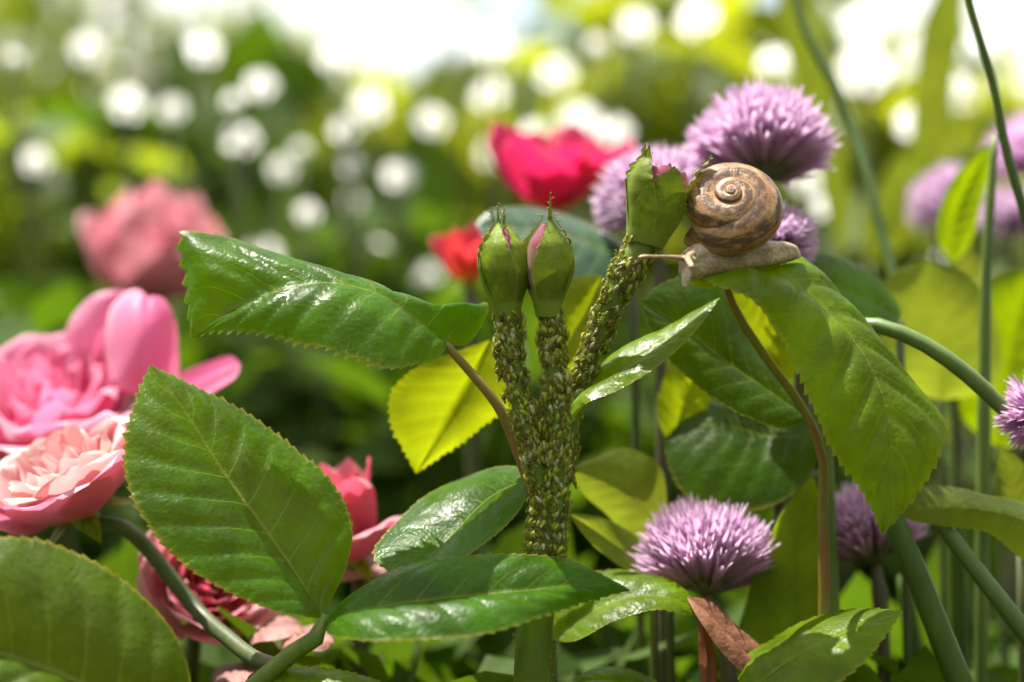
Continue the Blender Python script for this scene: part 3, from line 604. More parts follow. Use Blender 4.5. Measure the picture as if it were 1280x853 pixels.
part('dry_tip', merge([leaf_geo([(858, 746, 10), (885, 775, 8), (925, 815, 6), (965, 850, 5), (1030, 905, 5)], [(872, 772, 4), (895, 805, 2), (930, 842, 1), (975, 885, 2)], [(882, 752, 13), (915, 785, 13), (958, 822, 12), (1000, 868, 10)], teeth=0, quilt=0.3, bulge=0.3, seed=3), leaf_geo([(872, 765, 9), (880, 800, 8), (884, 850, 8), (882, 900, 8)], [(874, 800, 6), (874, 850, 6)], [(888, 800, 10), (896, 850, 10)], teeth=0, quilt=0.2, bulge=0.3, nu=40, nv=4, seed=4)]), M['dry'], gl, 'dried pinkish brown end of the leaf')
loose('upright lance-shaped leaf between the two lower chive flowers', [(985, 850, 26), (990, 770, 26), (995, 690, 26), (1016, 595, 26)], [(930, 830, 24), (931, 770, 24), (950, 700, 25), (978, 640, 26)], [(1024, 830, 28), (1026, 760, 28), (1026, 690, 28), (1026, 630, 27)], 'leaf_light', 24, tooth=0, teeth=0, under=True)
loose('serrated leaf pointing right at the bottom with a thin glare', [(930, 870, -4), (985, 825, -3), (1050, 792, -2), (1128, 764, 0)], [(930, 815, 8), (961, 801, 10), (1001, 780, 11), (1045, 765, 10), (1088, 761, 6)], [(990, 900, -14), (1040, 860, -13), (1068, 836, -11), (1092, 812, -8), (1112, 786, -4)], 'leaf_light', 25, tooth=4, teeth=18)
loose('yellow green leaf curving in from the right edge', [(1310, 660, 16), (1250, 640, 16), (1185, 632, 17), (1116, 633, 18)], [(1290, 700, 17), (1230, 664, 17), (1170, 656, 17), (1132, 647, 17)], [(1300, 640, 21), (1240, 620, 21), (1180, 608, 21), (1134, 613, 20)], 'leaf_lime', 26, tooth=1.5)
loose('olive yellow leaf standing at the right edge', [(1275, 680, 34), (1270, 640, 34), (1262, 600, 34), (1248, 555, 34)], [(1250, 650, 32), (1244, 600, 33)], [(1300, 650, 36), (1298, 610, 36), (1275, 575, 35)], 'leaf_lime', 27, tooth=0, teeth=0)
loose('dark rounded leaf behind the top of the snail leaf', [(1125, 400, 40), (1100, 385, 38), (1060, 365, 36), (1005, 345, 34)], [(1105, 420, 34), (1060, 415, 32), (1010, 380, 32)], [(1125, 385, 44), (1095, 345, 44), (1050, 322, 42), (1015, 318, 38)], 'leaf', 28, tooth=0, teeth=0)
loose('bright round leaf behind the thin stalks', [(1175, 500, 64), (1172, 430, 62), (1165, 370, 60), (1158, 325, 60)], [(1110, 470, 60), (1092, 400, 60), (1112, 345, 60)], [(1245, 480, 66), (1245, 400, 66), (1205, 340, 64)], 'leaf_lime', 29, tooth=0, teeth=0)
loose('green blade at the right edge behind the purple flower', [(1250, 560, 80), (1260, 470, 80), (1275, 390, 80), (1300, 330, 80)], [(1195, 510, 78), (1200, 430, 78), (1240, 350, 78)], [(1310, 540, 82), (1330, 440, 82), (1325, 370, 82)], 'leaf_light', 30, tooth=0, teeth=0)
loose('rose leaf painted with a bluish sky reflection behind the upright buds', [(790, 330, 55), (740, 305, 55), (680, 290, 55), (595, 282, 55)], [(760, 370, 46), (700, 352, 46), (640, 330, 48)], [(775, 300, 64), (710, 270, 64), (650, 260, 62), (610, 266, 58)], 'leaf_sky_tint', 31, tooth=3)
loose('leaf tip at the bottom edge right of the stem', [(840, 890, 10), (790, 858, 10), (745, 850, 10), (700, 862, 10)], [(800, 880, 2), (750, 872, 2), (715, 868, 5)], [(830, 860, 18), (790, 838, 18), (740, 838, 16)], 'leaf_light', 32)
loose('broad pale leaf blade at the top right against the sky', [(1085, 330, 240), (1110, 270, 240), (1150, 200, 240), (1200, 150, 240)], [(1075, 280, 240), (1100, 220, 240), (1150, 165, 240)], [(1125, 310, 240), (1150, 260, 240), (1185, 205, 240)], 'leaf_lime', 33, tooth=0, teeth=0)
loose('tall pale blade crossing the top right corner', [(1150, 330, 220), (1160, 200, 220), (1172, 80, 220), (1205, -60, 220)], [(1140, 260, 220), (1142, 120, 220), (1160, 10, 220)], [(1175, 240, 220), (1190, 120, 220), (1205, 20, 220)], 'leaf_lime', 34, tooth=0, teeth=0)
loose('lit blade leaning left of the thin bent stalk', [(1050, 330, 200), (1035, 220, 200), (1015, 110, 200), (975, -40, 200)], [(1030, 250, 200), (1005, 130, 200), (975, 30, 200)], [(1062, 270, 200), (1045, 150, 200), (1015, 20, 200)], 'leaf_lime', 35, tooth=0, teeth=0)
loose('green blade beside the pale umbel at the right', [(1190, 330, 75), (1192, 280, 75), (1210, 230, 75), (1240, 180, 75)], [(1172, 300, 74), (1178, 250, 74), (1210, 200, 74)], [(1210, 310, 76), (1225, 260, 76), (1238, 215, 76)], 'leaf_light', 36, tooth=0, teeth=0)

# ------------------------------------------------------------------ chive stalks
GS = 'chive stalks on the right'
def stalk(label, pts, rad, mat='chive_leaf', ext=True):
    a = pts[-1]
    root = thing('chive_stalk', (P(a).x, P(a).y, 0), label, 'chive stalk', GS)
    q = list(pts)
    if ext: dx, dy = a[0]-pts[-2][0], max(20, a[1]-pts[-2][1]); q = q+[(a[0]+dx/dy*200, a[1]+200, a[2]), (a[0]+dx/dy*420, a[1]+600, a[2]), (a[0]+dx/dy*450, 3100/(1+a[2]/400), a[2])]
    rr = [r*PX(a[2]) for r in rad]+([rad[-1]*PX(a[2])]*3 if ext else [])
    part('stalk', tube(q, rr, 90, 10), M[mat], root); return root
stalk('thin stalk curving down right of the top chive flower', [(985, -60, 100), (1011, 50, 95), (1038, 97, 92), (1065, 161, 88), (1085, 222, 82), (1100, 286, 78), (1115, 341, 74), (1129, 388, 70), (1150, 480, 66)], [5, 6, 6.5, 7, 7, 7, 7, 7, 7])
stalk('thin stalk bending through the top right corner', [(1200, -60, 30), (1211, 0, 30), (1223, 44, 30), (1243, 111, 30), (1256, 181, 30), (1280, 265, 30), (1310, 380, 30)], [4, 4.5, 5, 5.5, 6, 6, 6])
stalk('straight upright stalk near the right edge', [(1244, 170, 46), (1236, 284, 46), (1233, 334, 46), (1231, 450, 46), (1229, 600, 46)], [4, 6.5, 7, 8, 9], 'chive_light')
stalk('thick dark stalk below the tip of the snail leaf', [(1105, 600, 16), (1115, 644, 15), (1139, 701, 14), (1166, 769, 14), (1199, 853, 14)], [11, 14, 15, 16, 17])
stalk('stalk running down right from under the yellow leaf', [(1160, 630, 22), (1179, 658, 20), (1219, 711, 18), (1280, 789, 16), (1340, 870, 16)], [7, 10, 11, 12, 12], 'chive_light')
stalk('shaded upright stalk behind the thick dark one', [(1192, 640, 50), (1195, 700, 50), (1197, 780, 50)], [9, 12, 12])
stalk('blurred stalk left of the thick dark one', [(1130, 720, 60), (1138, 780, 60), (1150, 850, 60)], [8, 11, 12])
stalk('shaded stalk slanting behind the lance-shaped leaf', [(1024, 590, 34), (990, 630, 34), (965, 680, 34), (940, 760, 34)], [6, 8, 9, 9])

# ------------------------------------------------------------------ chive flowers
def floret_mesh(seed, mat):
    r = random.Random(seed); V, F, U = [], [], []
    for k in range(6):
        a = k*math.pi/3+r.uniform(-.15, .15); op = r.uniform(0.055, 0.10)*(1 if k % 2 else 0.85)
        for i, (z, ro, w) in enumerate([(0.28, 0.014, 0.016), (0.46, 0.050, 0.046), (0.66, 0.068, 0.056), (0.86, 0.078+op*.4, 0.040), (1.0+r.uniform(-.07, .04), 0.072+op, 0.005)]):
            for j, u in enumerate((-1, 0, 1)):
                rr = ro-(0.012 if u == 0 else 0)*(-1); x = rr*math.cos(a)-u*w*math.sin(a); y = rr*math.sin(a)+u*w*math.cos(a)
                V.append((x, y, z)); U.append((j/2, i/4))
        F += grid_faces(5, 3, k*15)
    return mesh('floret', V, F, mat, np.array(U))
FLM = {m: [floret_mesh(s, M[m]) for s in range(4)] for m in ('tepal', 'tepal_pale')}
GC = 'chive flowers'
def chive(label, c, R, axis, n, cover, mat='tepal', stem=None, smat='chive_stem', seed=0, squash=1.0, short=0.05):
    r = np.random.default_rng(seed); cw = P(c); Rm = R*PX(c[2]); ax = Vector(axis).normalized()
    root = thing('chive_flower', cw, label, 'chive flower', GC)
    q0 = Vector((0, 0, 1)).rotation_difference(ax)
    ga = math.pi*(3-5**.5); ped = []
    for i in range(n):
        ct = 1-(1-math.cos(cover))*(i+0.5)/n; st = math.sqrt(max(0, 1-ct*ct)); ph = ga*i
        d = Vector((st*math.cos(ph), st*math.sin(ph), ct)); d = (d+Vector(r.normal(0, .07, 3))).normalized()
        dw = q0 @ d
        o = bpy.data.objects.new('floret', FLM[mat][i % 4]); COL.objects.link(o); o.parent = root
        s = Rm*r.uniform(0.88, 1.06)*(1-short*(1-ct))
        o.rotation_mode = 'QUATERNION'; o.rotation_quaternion = Vector((0, 0, 1)).rotation_difference(dw) @ Quaternion((0, 0, 1), r.uniform(0, 6.28))
        wf = s*0.80; o.scale = (wf, wf, s)
        e = cw+dw*s*0.34
        ped.append(tube([cw, cw+dw*s*.17, e], [Rm*.012, Rm*.012, Rm*.016], 3, 5, world=True))
    part('floret_stalk', merge(ped), M['pedicel'], root, kind='stuff')
    if stem:
        pts = [c]+stem; part('stalk', tube(pts+[(pts[-1][0], 1500, pts[-1][2]), (pts[-1][0], 3200/(1+pts[-1][2]/400), pts[-1][2])], [0.06*Rm, 0.075*Rm]+[0.085*Rm]*(len(pts)), 60, 10), M[smat], root)
    return root
chive('largest purple chive flower standing behind the snail shell', (953, 226, 45), 124, (-0.04, 0.30, 1), 250, 1.14, 'tepal', [(968, 260, 46), (985, 340, 46), (1000, 440, 46), (1005, 600, 46)], seed=1, short=0.34)
chive('chive flower half hidden behind the third bud', (822, 262, 58), 84, (-0.3, 0.0, 1), 140, 1.6, 'tepal_pale', [(824, 300, 58), (826, 420, 58)], seed=2)
chive('small part of a chive flower beside the tail of the snail', (968, 308, 34), 60, (0.5, -0.2, 0.6), 90, 1.6, 'tepal_pale', [(966, 380, 36), (970, 520, 36)], seed=3)
chive('purple chive flower low in the middle, right of the stem', (884, 746, 24), 124, (-0.04, 0.30, 1), 230, 1.08, 'tepal', [(893, 752, 24), (906, 805, 24), (915, 900, 24)], seed=4, short=0.36)
chive('shaded chive flower under the tip of the snail leaf', (1094, 706, 40), 104, (-0.28, 0.25, 1), 180, 1.1, 'tepal', [(1095, 710, 40), (1102, 770, 40), (1105, 900, 40)], seed=5, short=0.3)
chive('purple chive flower cut by the right edge on a bent stalk', (1302, 520, 12), 62, (0.2, -0.3, 0.8), 110, 2.6, 'tepal', None, seed=6)
chive('blurred chive flower at the upper right edge', (1296, 205, 130), 72, (-0.1, -0.1, 1), 100, 1.8, 'tepal', [(1292, 260, 130), (1295, 400, 130)], seed=7)
chive('blurred whitish umbel behind the thin stalks at the right', (1190, 262, 170), 62, (-0.2, -0.1, 1), 90, 1.9, 'tepal_pale', [(1192, 330, 170), (1196, 420, 170)], seed=8)
chive('blurred faded umbel low between the stalks at the right edge', (1262, 280, 150), 50, (0.1, -0.1, 1), 80, 1.9, 'tepal_pale', [(1263, 330, 150), (1265, 420, 150)], seed=9)
stalk('bent stalk arching to the flower at the right edge', [(1285, 520, 13), (1262, 517, 12), (1243, 499, 12), (1186, 450, 12), (1135, 420, 14), (1078, 405, 18), (1040, 420, 24), (1030, 480, 28), (1035, 600, 30)], [9, 9.5, 10, 10, 9.5, 9, 8, 8, 8], 'chive_light')

# ------------------------------------------------------------------ roses
def petal_geo(cw, q, Rm, R, H, a0, hw, flare, curl, seed, n=20, ns=19, drop=0.18, notch=0.0):
    r = random.Random(seed); V, U = [], []; p1, p2, p3 = (r.uniform(0, 6.28) for _ in range(3))
    for i in range(n):
        v = i/(n-1)
        wv = (0.30+0.70*math.sin(math.pi*0.5*min(1, v*1.5))) * (1 if v < .75 else math.sqrt(max(0.02, 1-((v-.75)/.27)**2.6)))
        for j in range(ns):
            u = 2*j/(ns-1)-1
            rr = R*math.sin(v*math.pi/2)**0.75
            z = H*(0.12*v+0.88*v**1.5)
            rr += flare*v**3
            if v > .78: w = (v-.78)/.22; rr += curl*w*w; z -= curl*0.9*w**3
            rr *= 1+0.09*u
            rr += R*0.05*math.sin(3*u+p1)*v*v+R*0.03*math.sin(7*u+p2)*v**4
            z -= H*drop*abs(u)**2.6*v
            z += H*0.04*math.sin(4*u+p3)*v**3-H*notch*math.exp(-(u*5)**2)*v**6
            th = a0+u*hw*wv
            p = Vector((rr*math.cos(th), rr*math.sin(th), z))*Rm
            V.append(cw+q @ p); U.append((j/(ns-1), v))
    return np.array(V), grid_faces(n, ns), np.array(U)
GR = 'roses in bloom'
def rose(label, c, R, axis, layers, mats, seed=0, stem=None, smat='stem_dark', calyx=True, spin=0.0):
    r = random.Random(seed); cw = P(c); Rm = R*PX(c[2]); q = Vector((0, 0, 1)).rotation_difference(Vector(axis).normalized())
    q = q @ Quaternion((0, 0, 1), spin)
    root = thing('rose', cw, label, 'rose', GR)
    a = r.uniform(0, 6)
    for li, (n, Rl, H, hw, flare, curl) in enumerate(layers):
        m = mats[min(len(mats)-1, li*len(mats)//len(layers))]
        a += 0.7
        for k in range(n):
            th = a+k*2*math.pi/n+r.uniform(-.2, .2); f = r.uniform(.94, 1.07)
            part('petal', petal_geo(cw, q, Rm, Rl*f, H*r.uniform(.95, 1.05), th, hw*r.uniform(.92, 1.08), flare*r.uniform(.7, 1.3), curl*r.uniform(.6, 1.4), seed*100+li*10+k, notch=0.06 if li > 3 and r.random() < .4 else 0), M[m], root)
    if calyx:
        g = tube([cw-(q @ Vector((0, 0, 1)))*Rm*0.22, cw-(q @ Vector((0, 0, 1)))*Rm*.08, cw+(q @ Vector((0, 0, 1)))*Rm*.03], [Rm*.08, Rm*.15, Rm*.17], 10, 12, world=True)
        part('calyx', g, M['bud'], root)
        for k in range(5):
            th = k*1.2566; d = q @ Vector((math.cos(th), math.sin(th), 0)); u = q @ Vector((0, 0, 1))
            s = q @ Vector((-math.sin(th), math.cos(th), 0))
            mid = [cw+d*Rm*.1, cw+d*Rm*.35-u*Rm*.04, cw+d*Rm*.6-u*Rm*.18]; le = [cw+d*Rm*.3+s*Rm*.09-u*Rm*.02]; ri = [cw+d*Rm*.3-s*Rm*.09-u*Rm*.02]
            part('sepal', leaf_geo(mid, le, ri, teeth=0, quilt=0, nu=14, nv=3, pxspec=False, wav=0), M['sepal'], root)
    if stem:
        b = cw-(q @ Vector((0, 0, 1)))*Rm*.15
        part('stalk', tube([b]+[P(p) for p in stem], [10*PX(c[2])]*(len(stem)+1), 50, 10, world=True), M[smat], root)
    return root
FULL = [(3, .10, .62, 1.5, .0, .0), (4, .19, .64, 1.1, .0, .02), (5, .30, .66, .9, .02, .03), (5, .42, .66, .85, .04, .05), (5, .56, .66, .8, .06, .08), (5, .70, .66, .8, .12, .14), (5, .84, .56, .75, .22, .18)]
CUP = [(3, .10, .70, 1.5, .0, .0), (4, .20, .72, 1.1, .0, .02), (5, .32, .74, .9, .02, .02), (5, .45, .76, .85, .02, .04), (5, .58, .78, .8, .03, .06), (4, .70, .78, 1.0, .03, .08), (4, .80, .70, 1.1, .08, .09)]
ros = rose('big pink rose in full bloom at the left edge', (70, 556, 70), 140, (-0.10, -0.50, 0.84), CUP, ['pink'], 1, [(80, 640, 90), (110, 800, 95), (120, 2400, 95)])
cw_ = P((230, 470, 58))
part('petal', leaf_geo([(215, 500, 60), (245, 478, 56), (272, 464, 54), (300, 455, 54)], [(225, 470, 64), (258, 453, 62), (288, 445, 58)], [(238, 500, 50), (268, 485, 48), (296, 470, 50)], teeth=0, quilt=0.1, bulge=-0.3, nu=40, nv=8), M['pink'], ros, 'loose petal sticking out to the right')
part('petal', leaf_geo([(160, 490, 52), (170, 450, 50), (180, 410, 52), (185, 372, 60)], [(215, 500, 62), (224, 440, 62), (218, 395, 62), (202, 376, 62)], [(140, 470, 56), (132, 420, 58), (142, 380, 62), (165, 366, 64)], teeth=0, quilt=0.15, wav=2.2, bulge=0.16, nu=40, nv=10), M['pink'], ros)
part('petal', leaf_geo([(110, 480, 70), (125, 430, 70), (140, 395, 70), (150, 362, 72)], [(170, 470, 72), (176, 410, 72), (168, 375, 72)], [(80, 450, 72), (85, 405, 72), (115, 372, 72)], teeth=0, quilt=0.1, wav=2.2, bulge=0.2, nu=40, nv=10), M['pink'], ros)
rose('peach pink rose with ruffled centre below the big one', (104, 640, 26), 122, (-0.38, -0.34, 0.82), CUP, ['peach', 'peach', 'peach', 'pink'], 2, [(158, 662, 26), (188, 690, 27), (215, 725, 26), (242, 758, 24), (285, 798, 12), (322, 825, 1), (350, 834, -6)])
rose('pale pink rose blurred in the background at upper left', (184, 376, 205), 84, (0.16, -0.2, 0.9), [(3, .2, 1.5, 1.5, -.02, 0), (4, .42, 1.6, 1.4, -.08, -.02), (4, .65, 1.62, 1.35, -.14, -.03), (4, .86, 1.5, 1.3, -.16, -.02), (3, 1.02, 1.15, 1.2, -.05, .06)], ['pale'], 3, [(185, 440, 205), (190, 700, 205), (190, 2100, 205)])
rose('crimson rose blurred behind the upright buds', (690, 262, 115), 92, (0.05, -0.2, 0.95), [(3, .15, .8, 1.5, 0, 0), (4, .35, .9, 1.1, .05, .02), (5, .55, 1.0, .9, .12, .03), (4, .75, 1.05, .8, .2, .03)], ['red'], 4, [(690, 340, 115), (690, 600, 115), (690, 2400, 115)])
rose('small red and yellow rose behind the left bud', (588, 352, 105), 55, (-0.1, -0.3, 0.9), [(3, .15, .9, 1.5, 0, 0), (4, .4, 1.1, 1.0, .05, .02), (4, .6, 1.2, .8, .1, .04)], ['redyellow'], 5, [(590, 400, 105), (592, 700, 105), (592, 2500, 105)])
rose('pink rose half hidden behind the broad front leaf', (445, 700, 44), 92, (-0.25, -0.25, 0.95), [(3, .12, 1.1, 1.6, 0, 0), (4, .25, 1.2, 1.4, 0, .02), (4, .36, 1.3, 1.3, .0, .03), (5, .46, 1.32, 1.2, .02, .05), (2, .6, .8, .8, .35, .15)], ['hot'], 6, [(450, 760, 44), (450, 900, 44), (450, 2900, 44)])
rose('deep pink rose low behind the front leaves', (250, 745, 42), 92, (0.3, -0.75, 0.5), CUP, ['hot', 'hot', 'pale'], 7, [(240, 830, 50), (235, 1000, 50), (235, 2900, 50)])
# spent whitish petals by the spray
for i, (p, lab) in enumerate([((345, 790, 30), 'faded whitish fallen petal behind the leaf stalk'), ((300, 845, 30), 'shiny pale fallen petal at the bottom edge left of the stalk'), ((450, 715, 48), 'pale withered petal under the hidden pink rose'), ((385, 800, 26), 'small pinkish withered petal by the stalk')]):
    root = thing('fallen_petal', P(p), lab, 'petal', 'faded petals')
    r = random.Random(i); x, y, z = p
    part('blade', leaf_geo([(x-32, y+12, z+4), (x-8, y-2, z), (x+32, y+5, z-4)], [(x-18, y-10, z+12), (x+14, y-14, z+12)], [(x-15, y+12, z-10), (x+16, y+10, z-10)], teeth=0, quilt=0.8, bulge=0.1, nu=30, nv=6, wav=1.5, seed=i), M['faded'], root)

# ------------------------------------------------------------------ snail
def snail():
    root = thing('snail', P((925, 342, 1)), 'brown garden snail with a banded shell crawling on the drooping leaf', 'snail')
    # foot and head: one loft, pixel units; stations (x, y_bottom, y_top, dz, halfdepth)
    stn = [(1001, 322, 318, 9, 2), (997, 324, 309, 8, 8), (985, 328, 303, 7, 13), (965, 333, 301, 5, 17), (940, 339, 299, 4, 20), (915, 344, 298, 3, 22), (893, 347, 298, 2, 22), (878, 349, 301, 1, 21), (866, 351, 306, 0, 18), (857, 353, 312, 0, 14), (851, 350, 319, 0, 9), (848, 342, 327, 0, 3)]
    c = crom([tuple(s) for s in stn], 44); V = []; ns = 26
    for (x, yb, yt, dz, hd) in c:
        cy = (yb+yt)/2; hh = max(0.5, (yb-yt)/2)
        for j in range(ns):
            th = 2*math.pi*j/ns; cc, s = math.cos(th), math.sin(th)
            ox = abs(cc)**0.85*math.copysign(1, cc)*hd; oy = abs(s)**0.8*math.copysign(1, s)*hh
            if s < 0: ox *= 1+0.22*min(1, -s*1.3)*(1 if x > 870 else .2)         # wider sole
            V.append(P((x, cy-oy, dz))+Vector((0, ox*px, 0)))
    F = grid_faces(len(c), ns, wrap=True); k = len(V); V += [P((1001, 320, 9)), P((848, 334, 0))]
    for j in range(ns): F += [(k, (j+1) % ns, j), (k+1, (len(c)-1)*ns+j, (len(c)-1)*ns+(j+1) % ns)]
    G = [(np.array([tuple(v) for v in V]), F, None)]
    G.append(tube([(868, 326, -8), (852, 323, -9), (835, 321.5, -9.5), (815, 321, -10), (803, 321.5, -10), (798, 322, -10)], [5.2*px, 3.8*px, 2.9*px, 2.3*px, 2.9*px, 1.6*px], 40, 12))   # long eye tentacle
    G.append(tube([(866, 318, -6), (860, 322, -9), (861, 327, -12), (864, 332, -14), (865, 335, -15)], [5*px, 4.6*px, 4*px, 4*px, 3*px], 24, 12))       # near tentacle, foreshortened
    G.append(tube([(860, 338, -2), (857, 352, -4), (855, 360, -5)], [8*px, 5.5*px, 2.5*px], 14, 12))                                     # mouth lobe
    v, f, u = merge(G)
    me = bpy.data.meshes.new('tmp'); me.from_pydata([tuple(q) for q in v], [], f); tmp = bpy.data.objects.new('tmp', me); COL.objects.link(tmp)
    md = tmp.modifiers.new('r', 'REMESH'); md.mode = 'VOXEL'; md.voxel_size = 1.15*px
    ms = tmp.modifiers.new('s', 'SMOOTH'); ms.iterations = 3; ms.factor = 0.5
    dg = bpy.context.evaluated_depsgraph_get(); ev = tmp.evaluated_get(dg); em = bpy.data.meshes.new_from_object(ev)
    v = np.empty(len(em.vertices)*3); em.vertices.foreach_get('co', v); v = v.reshape(-1, 3); f = [tuple(p.vertices) for p in em.polygons]
    bpy.data.objects.remove(tmp)
    m, t = newmat('snail_skin'); obj = nd(t, 'ShaderNodeTexCoord').outputs['Object']
    mp = nd(t, 'ShaderNodeMapping', {0: obj, 'Scale': (0.6, 1, 1)}).outputs[0]
    vo = nd(t, 'ShaderNodeTexVoronoi', {'Vector': mp, 'Scale': 1900.0}, feature='SMOOTH_F1'); n = noise3(t, obj, 260, 4)
    cc = mixc(t, mrange(t, n.outputs[0], 0.35, 0.65), (0.36, 0.26, 0.15), (0.58, 0.46, 0.30))
    cc = mixc(t, mrange(t, vo.outputs[0], 0.25, 0.55, 0.0, 0.4), cc, (0.16, 0.10, 0.06))
    b = nd(t, 'ShaderNodeBump', {'Strength': 0.28, 'Distance': 0.00022, 'Height': mt(t, 'SUBTRACT', 1.0, vo.outputs[0])})
    out(t, nd(t, 'ShaderNodeBsdfPrincipled', {'Base Color': cc, 'Roughness': 0.25, 'Normal': b.outputs[0], 'Subsurface Weight': 0.35, 'Subsurface Scale': 0.0012, 'Subsurface Radius': (1, .6, .35)}).outputs[0])
    part('body', (v, f, None), m, root)
    # shell: logarithmic spiral tube seen from its apex side
    ce = np.array(P((914, 246, 0))); Rc, rho, h = 36.5*px, 34.5*px, 1.05; turns = 4.3; n, ns = 340, 48
    A = np.array(Vector((-0.04, -0.83, 0.55)).normalized()); e1 = np.array([1.0, 0, 0]); e1 = e1-A*(e1@A); e1 /= np.linalg.norm(e1); e2 = np.cross(A, e1)   # e2 about screen-up
    if e2[2] < 0: e2 = -e2
    V, U = [], []; th_end = math.radians(-150)
    for i in range(n):
        a = turns*(1-i/(n-1))                 # turns before the mouth
        g = 1.27**(-min(a, 0.95))*2.75**(-max(a-0.95, 0)); th = th_end+2*math.pi*a   # going back in time turns anticlockwise
        rd = math.cos(th)*e1+math.sin(th)*e2
        cen = ce+A*(h*Rc*(1-g)-0.62*Rc-0.55*Rc*max(0, 1-a/0.26)**2)+rd*Rc*g*(1-0.12*max(0, 1-a/0.26)**2)
        gr = 1+0.003*math.sin(a*150)+0.003*math.sin(a*61+1)+0.002*math.sin(a*390)
        for j in range(ns):
            ph = 2*math.pi*j/ns
            q = rho*g*gr*1.06
            V.append(cen+q*(math.cos(ph)*rd+math.sin(ph)*0.78*A)); U.append((a, j/ns))
    F = grid_faces(n, ns, wrap=False)
    F += [(i*ns+ns-1, i*ns, (i+1)*ns, (i+1)*ns+ns-1) for i in range(n-1)]
    m, t = newmat('snail_shell')
    uv = nd(t, 'ShaderNodeUVMap', uv_map='UVMap').outputs[0]; s = nd(t, 'ShaderNodeSeparateXYZ', {0: uv}); a_, v_ = s.outputs[0], s.outputs[1]
    cv = nd(t, 'ShaderNodeCombineXYZ', {0: mt(t, 'MULTIPLY', a_, 17.0), 1: mt(t, 'MULTIPLY', v_, 26.0), 2: 0.0}).outputs[0]
    cv2 = nd(t, 'ShaderNodeCombineXYZ', {0: mt(t, 'MULTIPLY', a_, 6.0), 1: mt(t, 'MULTIPLY', v_, 7.0), 2: 2.0}).outputs[0]
    cv3 = nd(t, 'ShaderNodeCombineXYZ', {0: mt(t, 'MULTIPLY', a_, 90.0), 1: mt(t, 'MULTIPLY', v_, 14.0), 2: 4.0}).outputs[0]
    n1 = noise3(t, cv, 1.0, 5, 0.65, 0.6); n2 = noise3(t, cv2, 1.0, 4, 0.6, 0.8); n3 = noise3(t, cv3, 1.0, 3, 0.6, 0.4)
    # dark bands run along the whorl at fixed places of its section
    def band(c0, w): return mrange(t, mt(t, 'ABSOLUTE', mt(t, 'SUBTRACT', mt(t, 'ADD', v_, mt(t, 'MULTIPLY', mt(t, 'SUBTRACT', n2.outputs[0], 0.5), 0.10)), c0)), w*0.5, w, 1.0, 0.0)
    bnd = mt(t, 'MAXIMUM', mt(t, 'MAXIMUM', band(0.09, 0.055), band(0.22, 0.05)), mt(t, 'MULTIPLY', band(0.34, 0.03), 0.6))
    bnd = mt(t, 'MULTIPLY', bnd, mrange(t, n1.outputs[0], 0.34, 0.50))
    mot = mrange(t, mt(t, 'ADD', mt(t, 'MULTIPLY', n1.outputs[0], 0.6), mt(t, 'MULTIPLY', n3.outputs[0], 0.4)), 0.50, 0.62)
    cc = mixc(t, mrange(t, n2.outputs[0], 0.35, 0.65), (0.28, 0.125, 0.036), (0.50, 0.30, 0.125))
    cc = mixc(t, mt(t, 'MULTIPLY', mot, 0.8), cc, (0.12, 0.05, 0.02))
    cc = mixc(t, mt(t, 'MULTIPLY', bnd, 0.8), cc, (0.05, 0.022, 0.012))
    cc = mixc(t, mrange(t, a_, 2.4, 3.3, 0.0, 0.7), cc, (0.20, 0.10, 0.05))
    hgt = mt(t, 'ADD', mt(t, 'MULTIPLY', n3.outputs[0], 0.7), mt(t, 'MULTIPLY', n1.outputs[0], 0.5))
    b = nd(t, 'ShaderNodeBump', {'Strength': 0.5, 'Distance': 0.0003, 'Height': hgt})
    out(t, nd(t, 'ShaderNodeBsdfPrincipled', {'Base Color': cc, 'Roughness': mrange(t, n3.outputs[0], 0.3, 0.7, 0.36, 0.58), 'Normal': b.outputs[0], 'Coat Weight': 0.45, 'Coat Roughness': 0.18, 'Coat Normal': b.outputs[0], 'Specular IOR Level': 0.35, 'Subsurface Weight': 0.2, 'Subsurface Scale': 0.001, 'Subsurface Radius': (1, .5, .2)}).outputs[0])
    part('shell', (np.array(V), F, np.array(U)), m, root)
snail()

# ------------------------------------------------------------------ aphids
def aphid_geo(seed):
    """unit body length 1 along +x (head), belly at z=0; pear-shaped abdomen, six legs, two antennae, two tail tubes"""
    r = random.Random(seed); V, F = [], []; nr, ns = 7, 7
    prof = [(-.5, .05, .2), (-.38, .15, .22), (-.18, .225, .25), (.06, .205, .23), (.25, .14, .20), (.40, .10, .17), (.5, .03, .15)]
    for (x, w, z) in prof:
        for j in range(ns):
            a = 2*math.pi*j/ns; V.append((x, w*math.cos(a), z+w*0.85*math.sin(a)))
    F += [tuple(f) for f in grid_faces(nr, ns, wrap=True)]; F += [tuple(range(ns))[::-1], tuple((nr-1)*ns+j for j in range(ns))]
    def limb(p, q, s, w):
        n = len(V)
        for a, ww in ((p, w), (q, w*.8), (s, w*.5)):
            V.extend([(a[0]-ww, a[1], a[2]), (a[0]+ww, a[1], a[2]+ww*.3), (a[0], a[1], a[2]+ww*1.6)])
        F.extend(grid_faces(3, 3, n, wrap=True))
    for sd in (-1, 1):
        for x, dx in ((.22, .22), (.06, .0), (-.08, -.3)):
            dx += r.uniform(-.08, .08); limb((x, sd*.15, .18), (x+dx*.6, sd*.42, .30), (x+dx*1.2, sd*.60, 0.0), .022)
        limb((.44, sd*.06, .22), (.55, sd*.22, .36), (.30, sd*.36, .50), .014)
        limb((-.30, sd*.12, .34), (-.42, sd*.16, .42), (-.52, sd*.18, .46), .022)
    return np.array(V), F, None
AG = [aphid_geo(s) for s in range(3)]
AM = {}
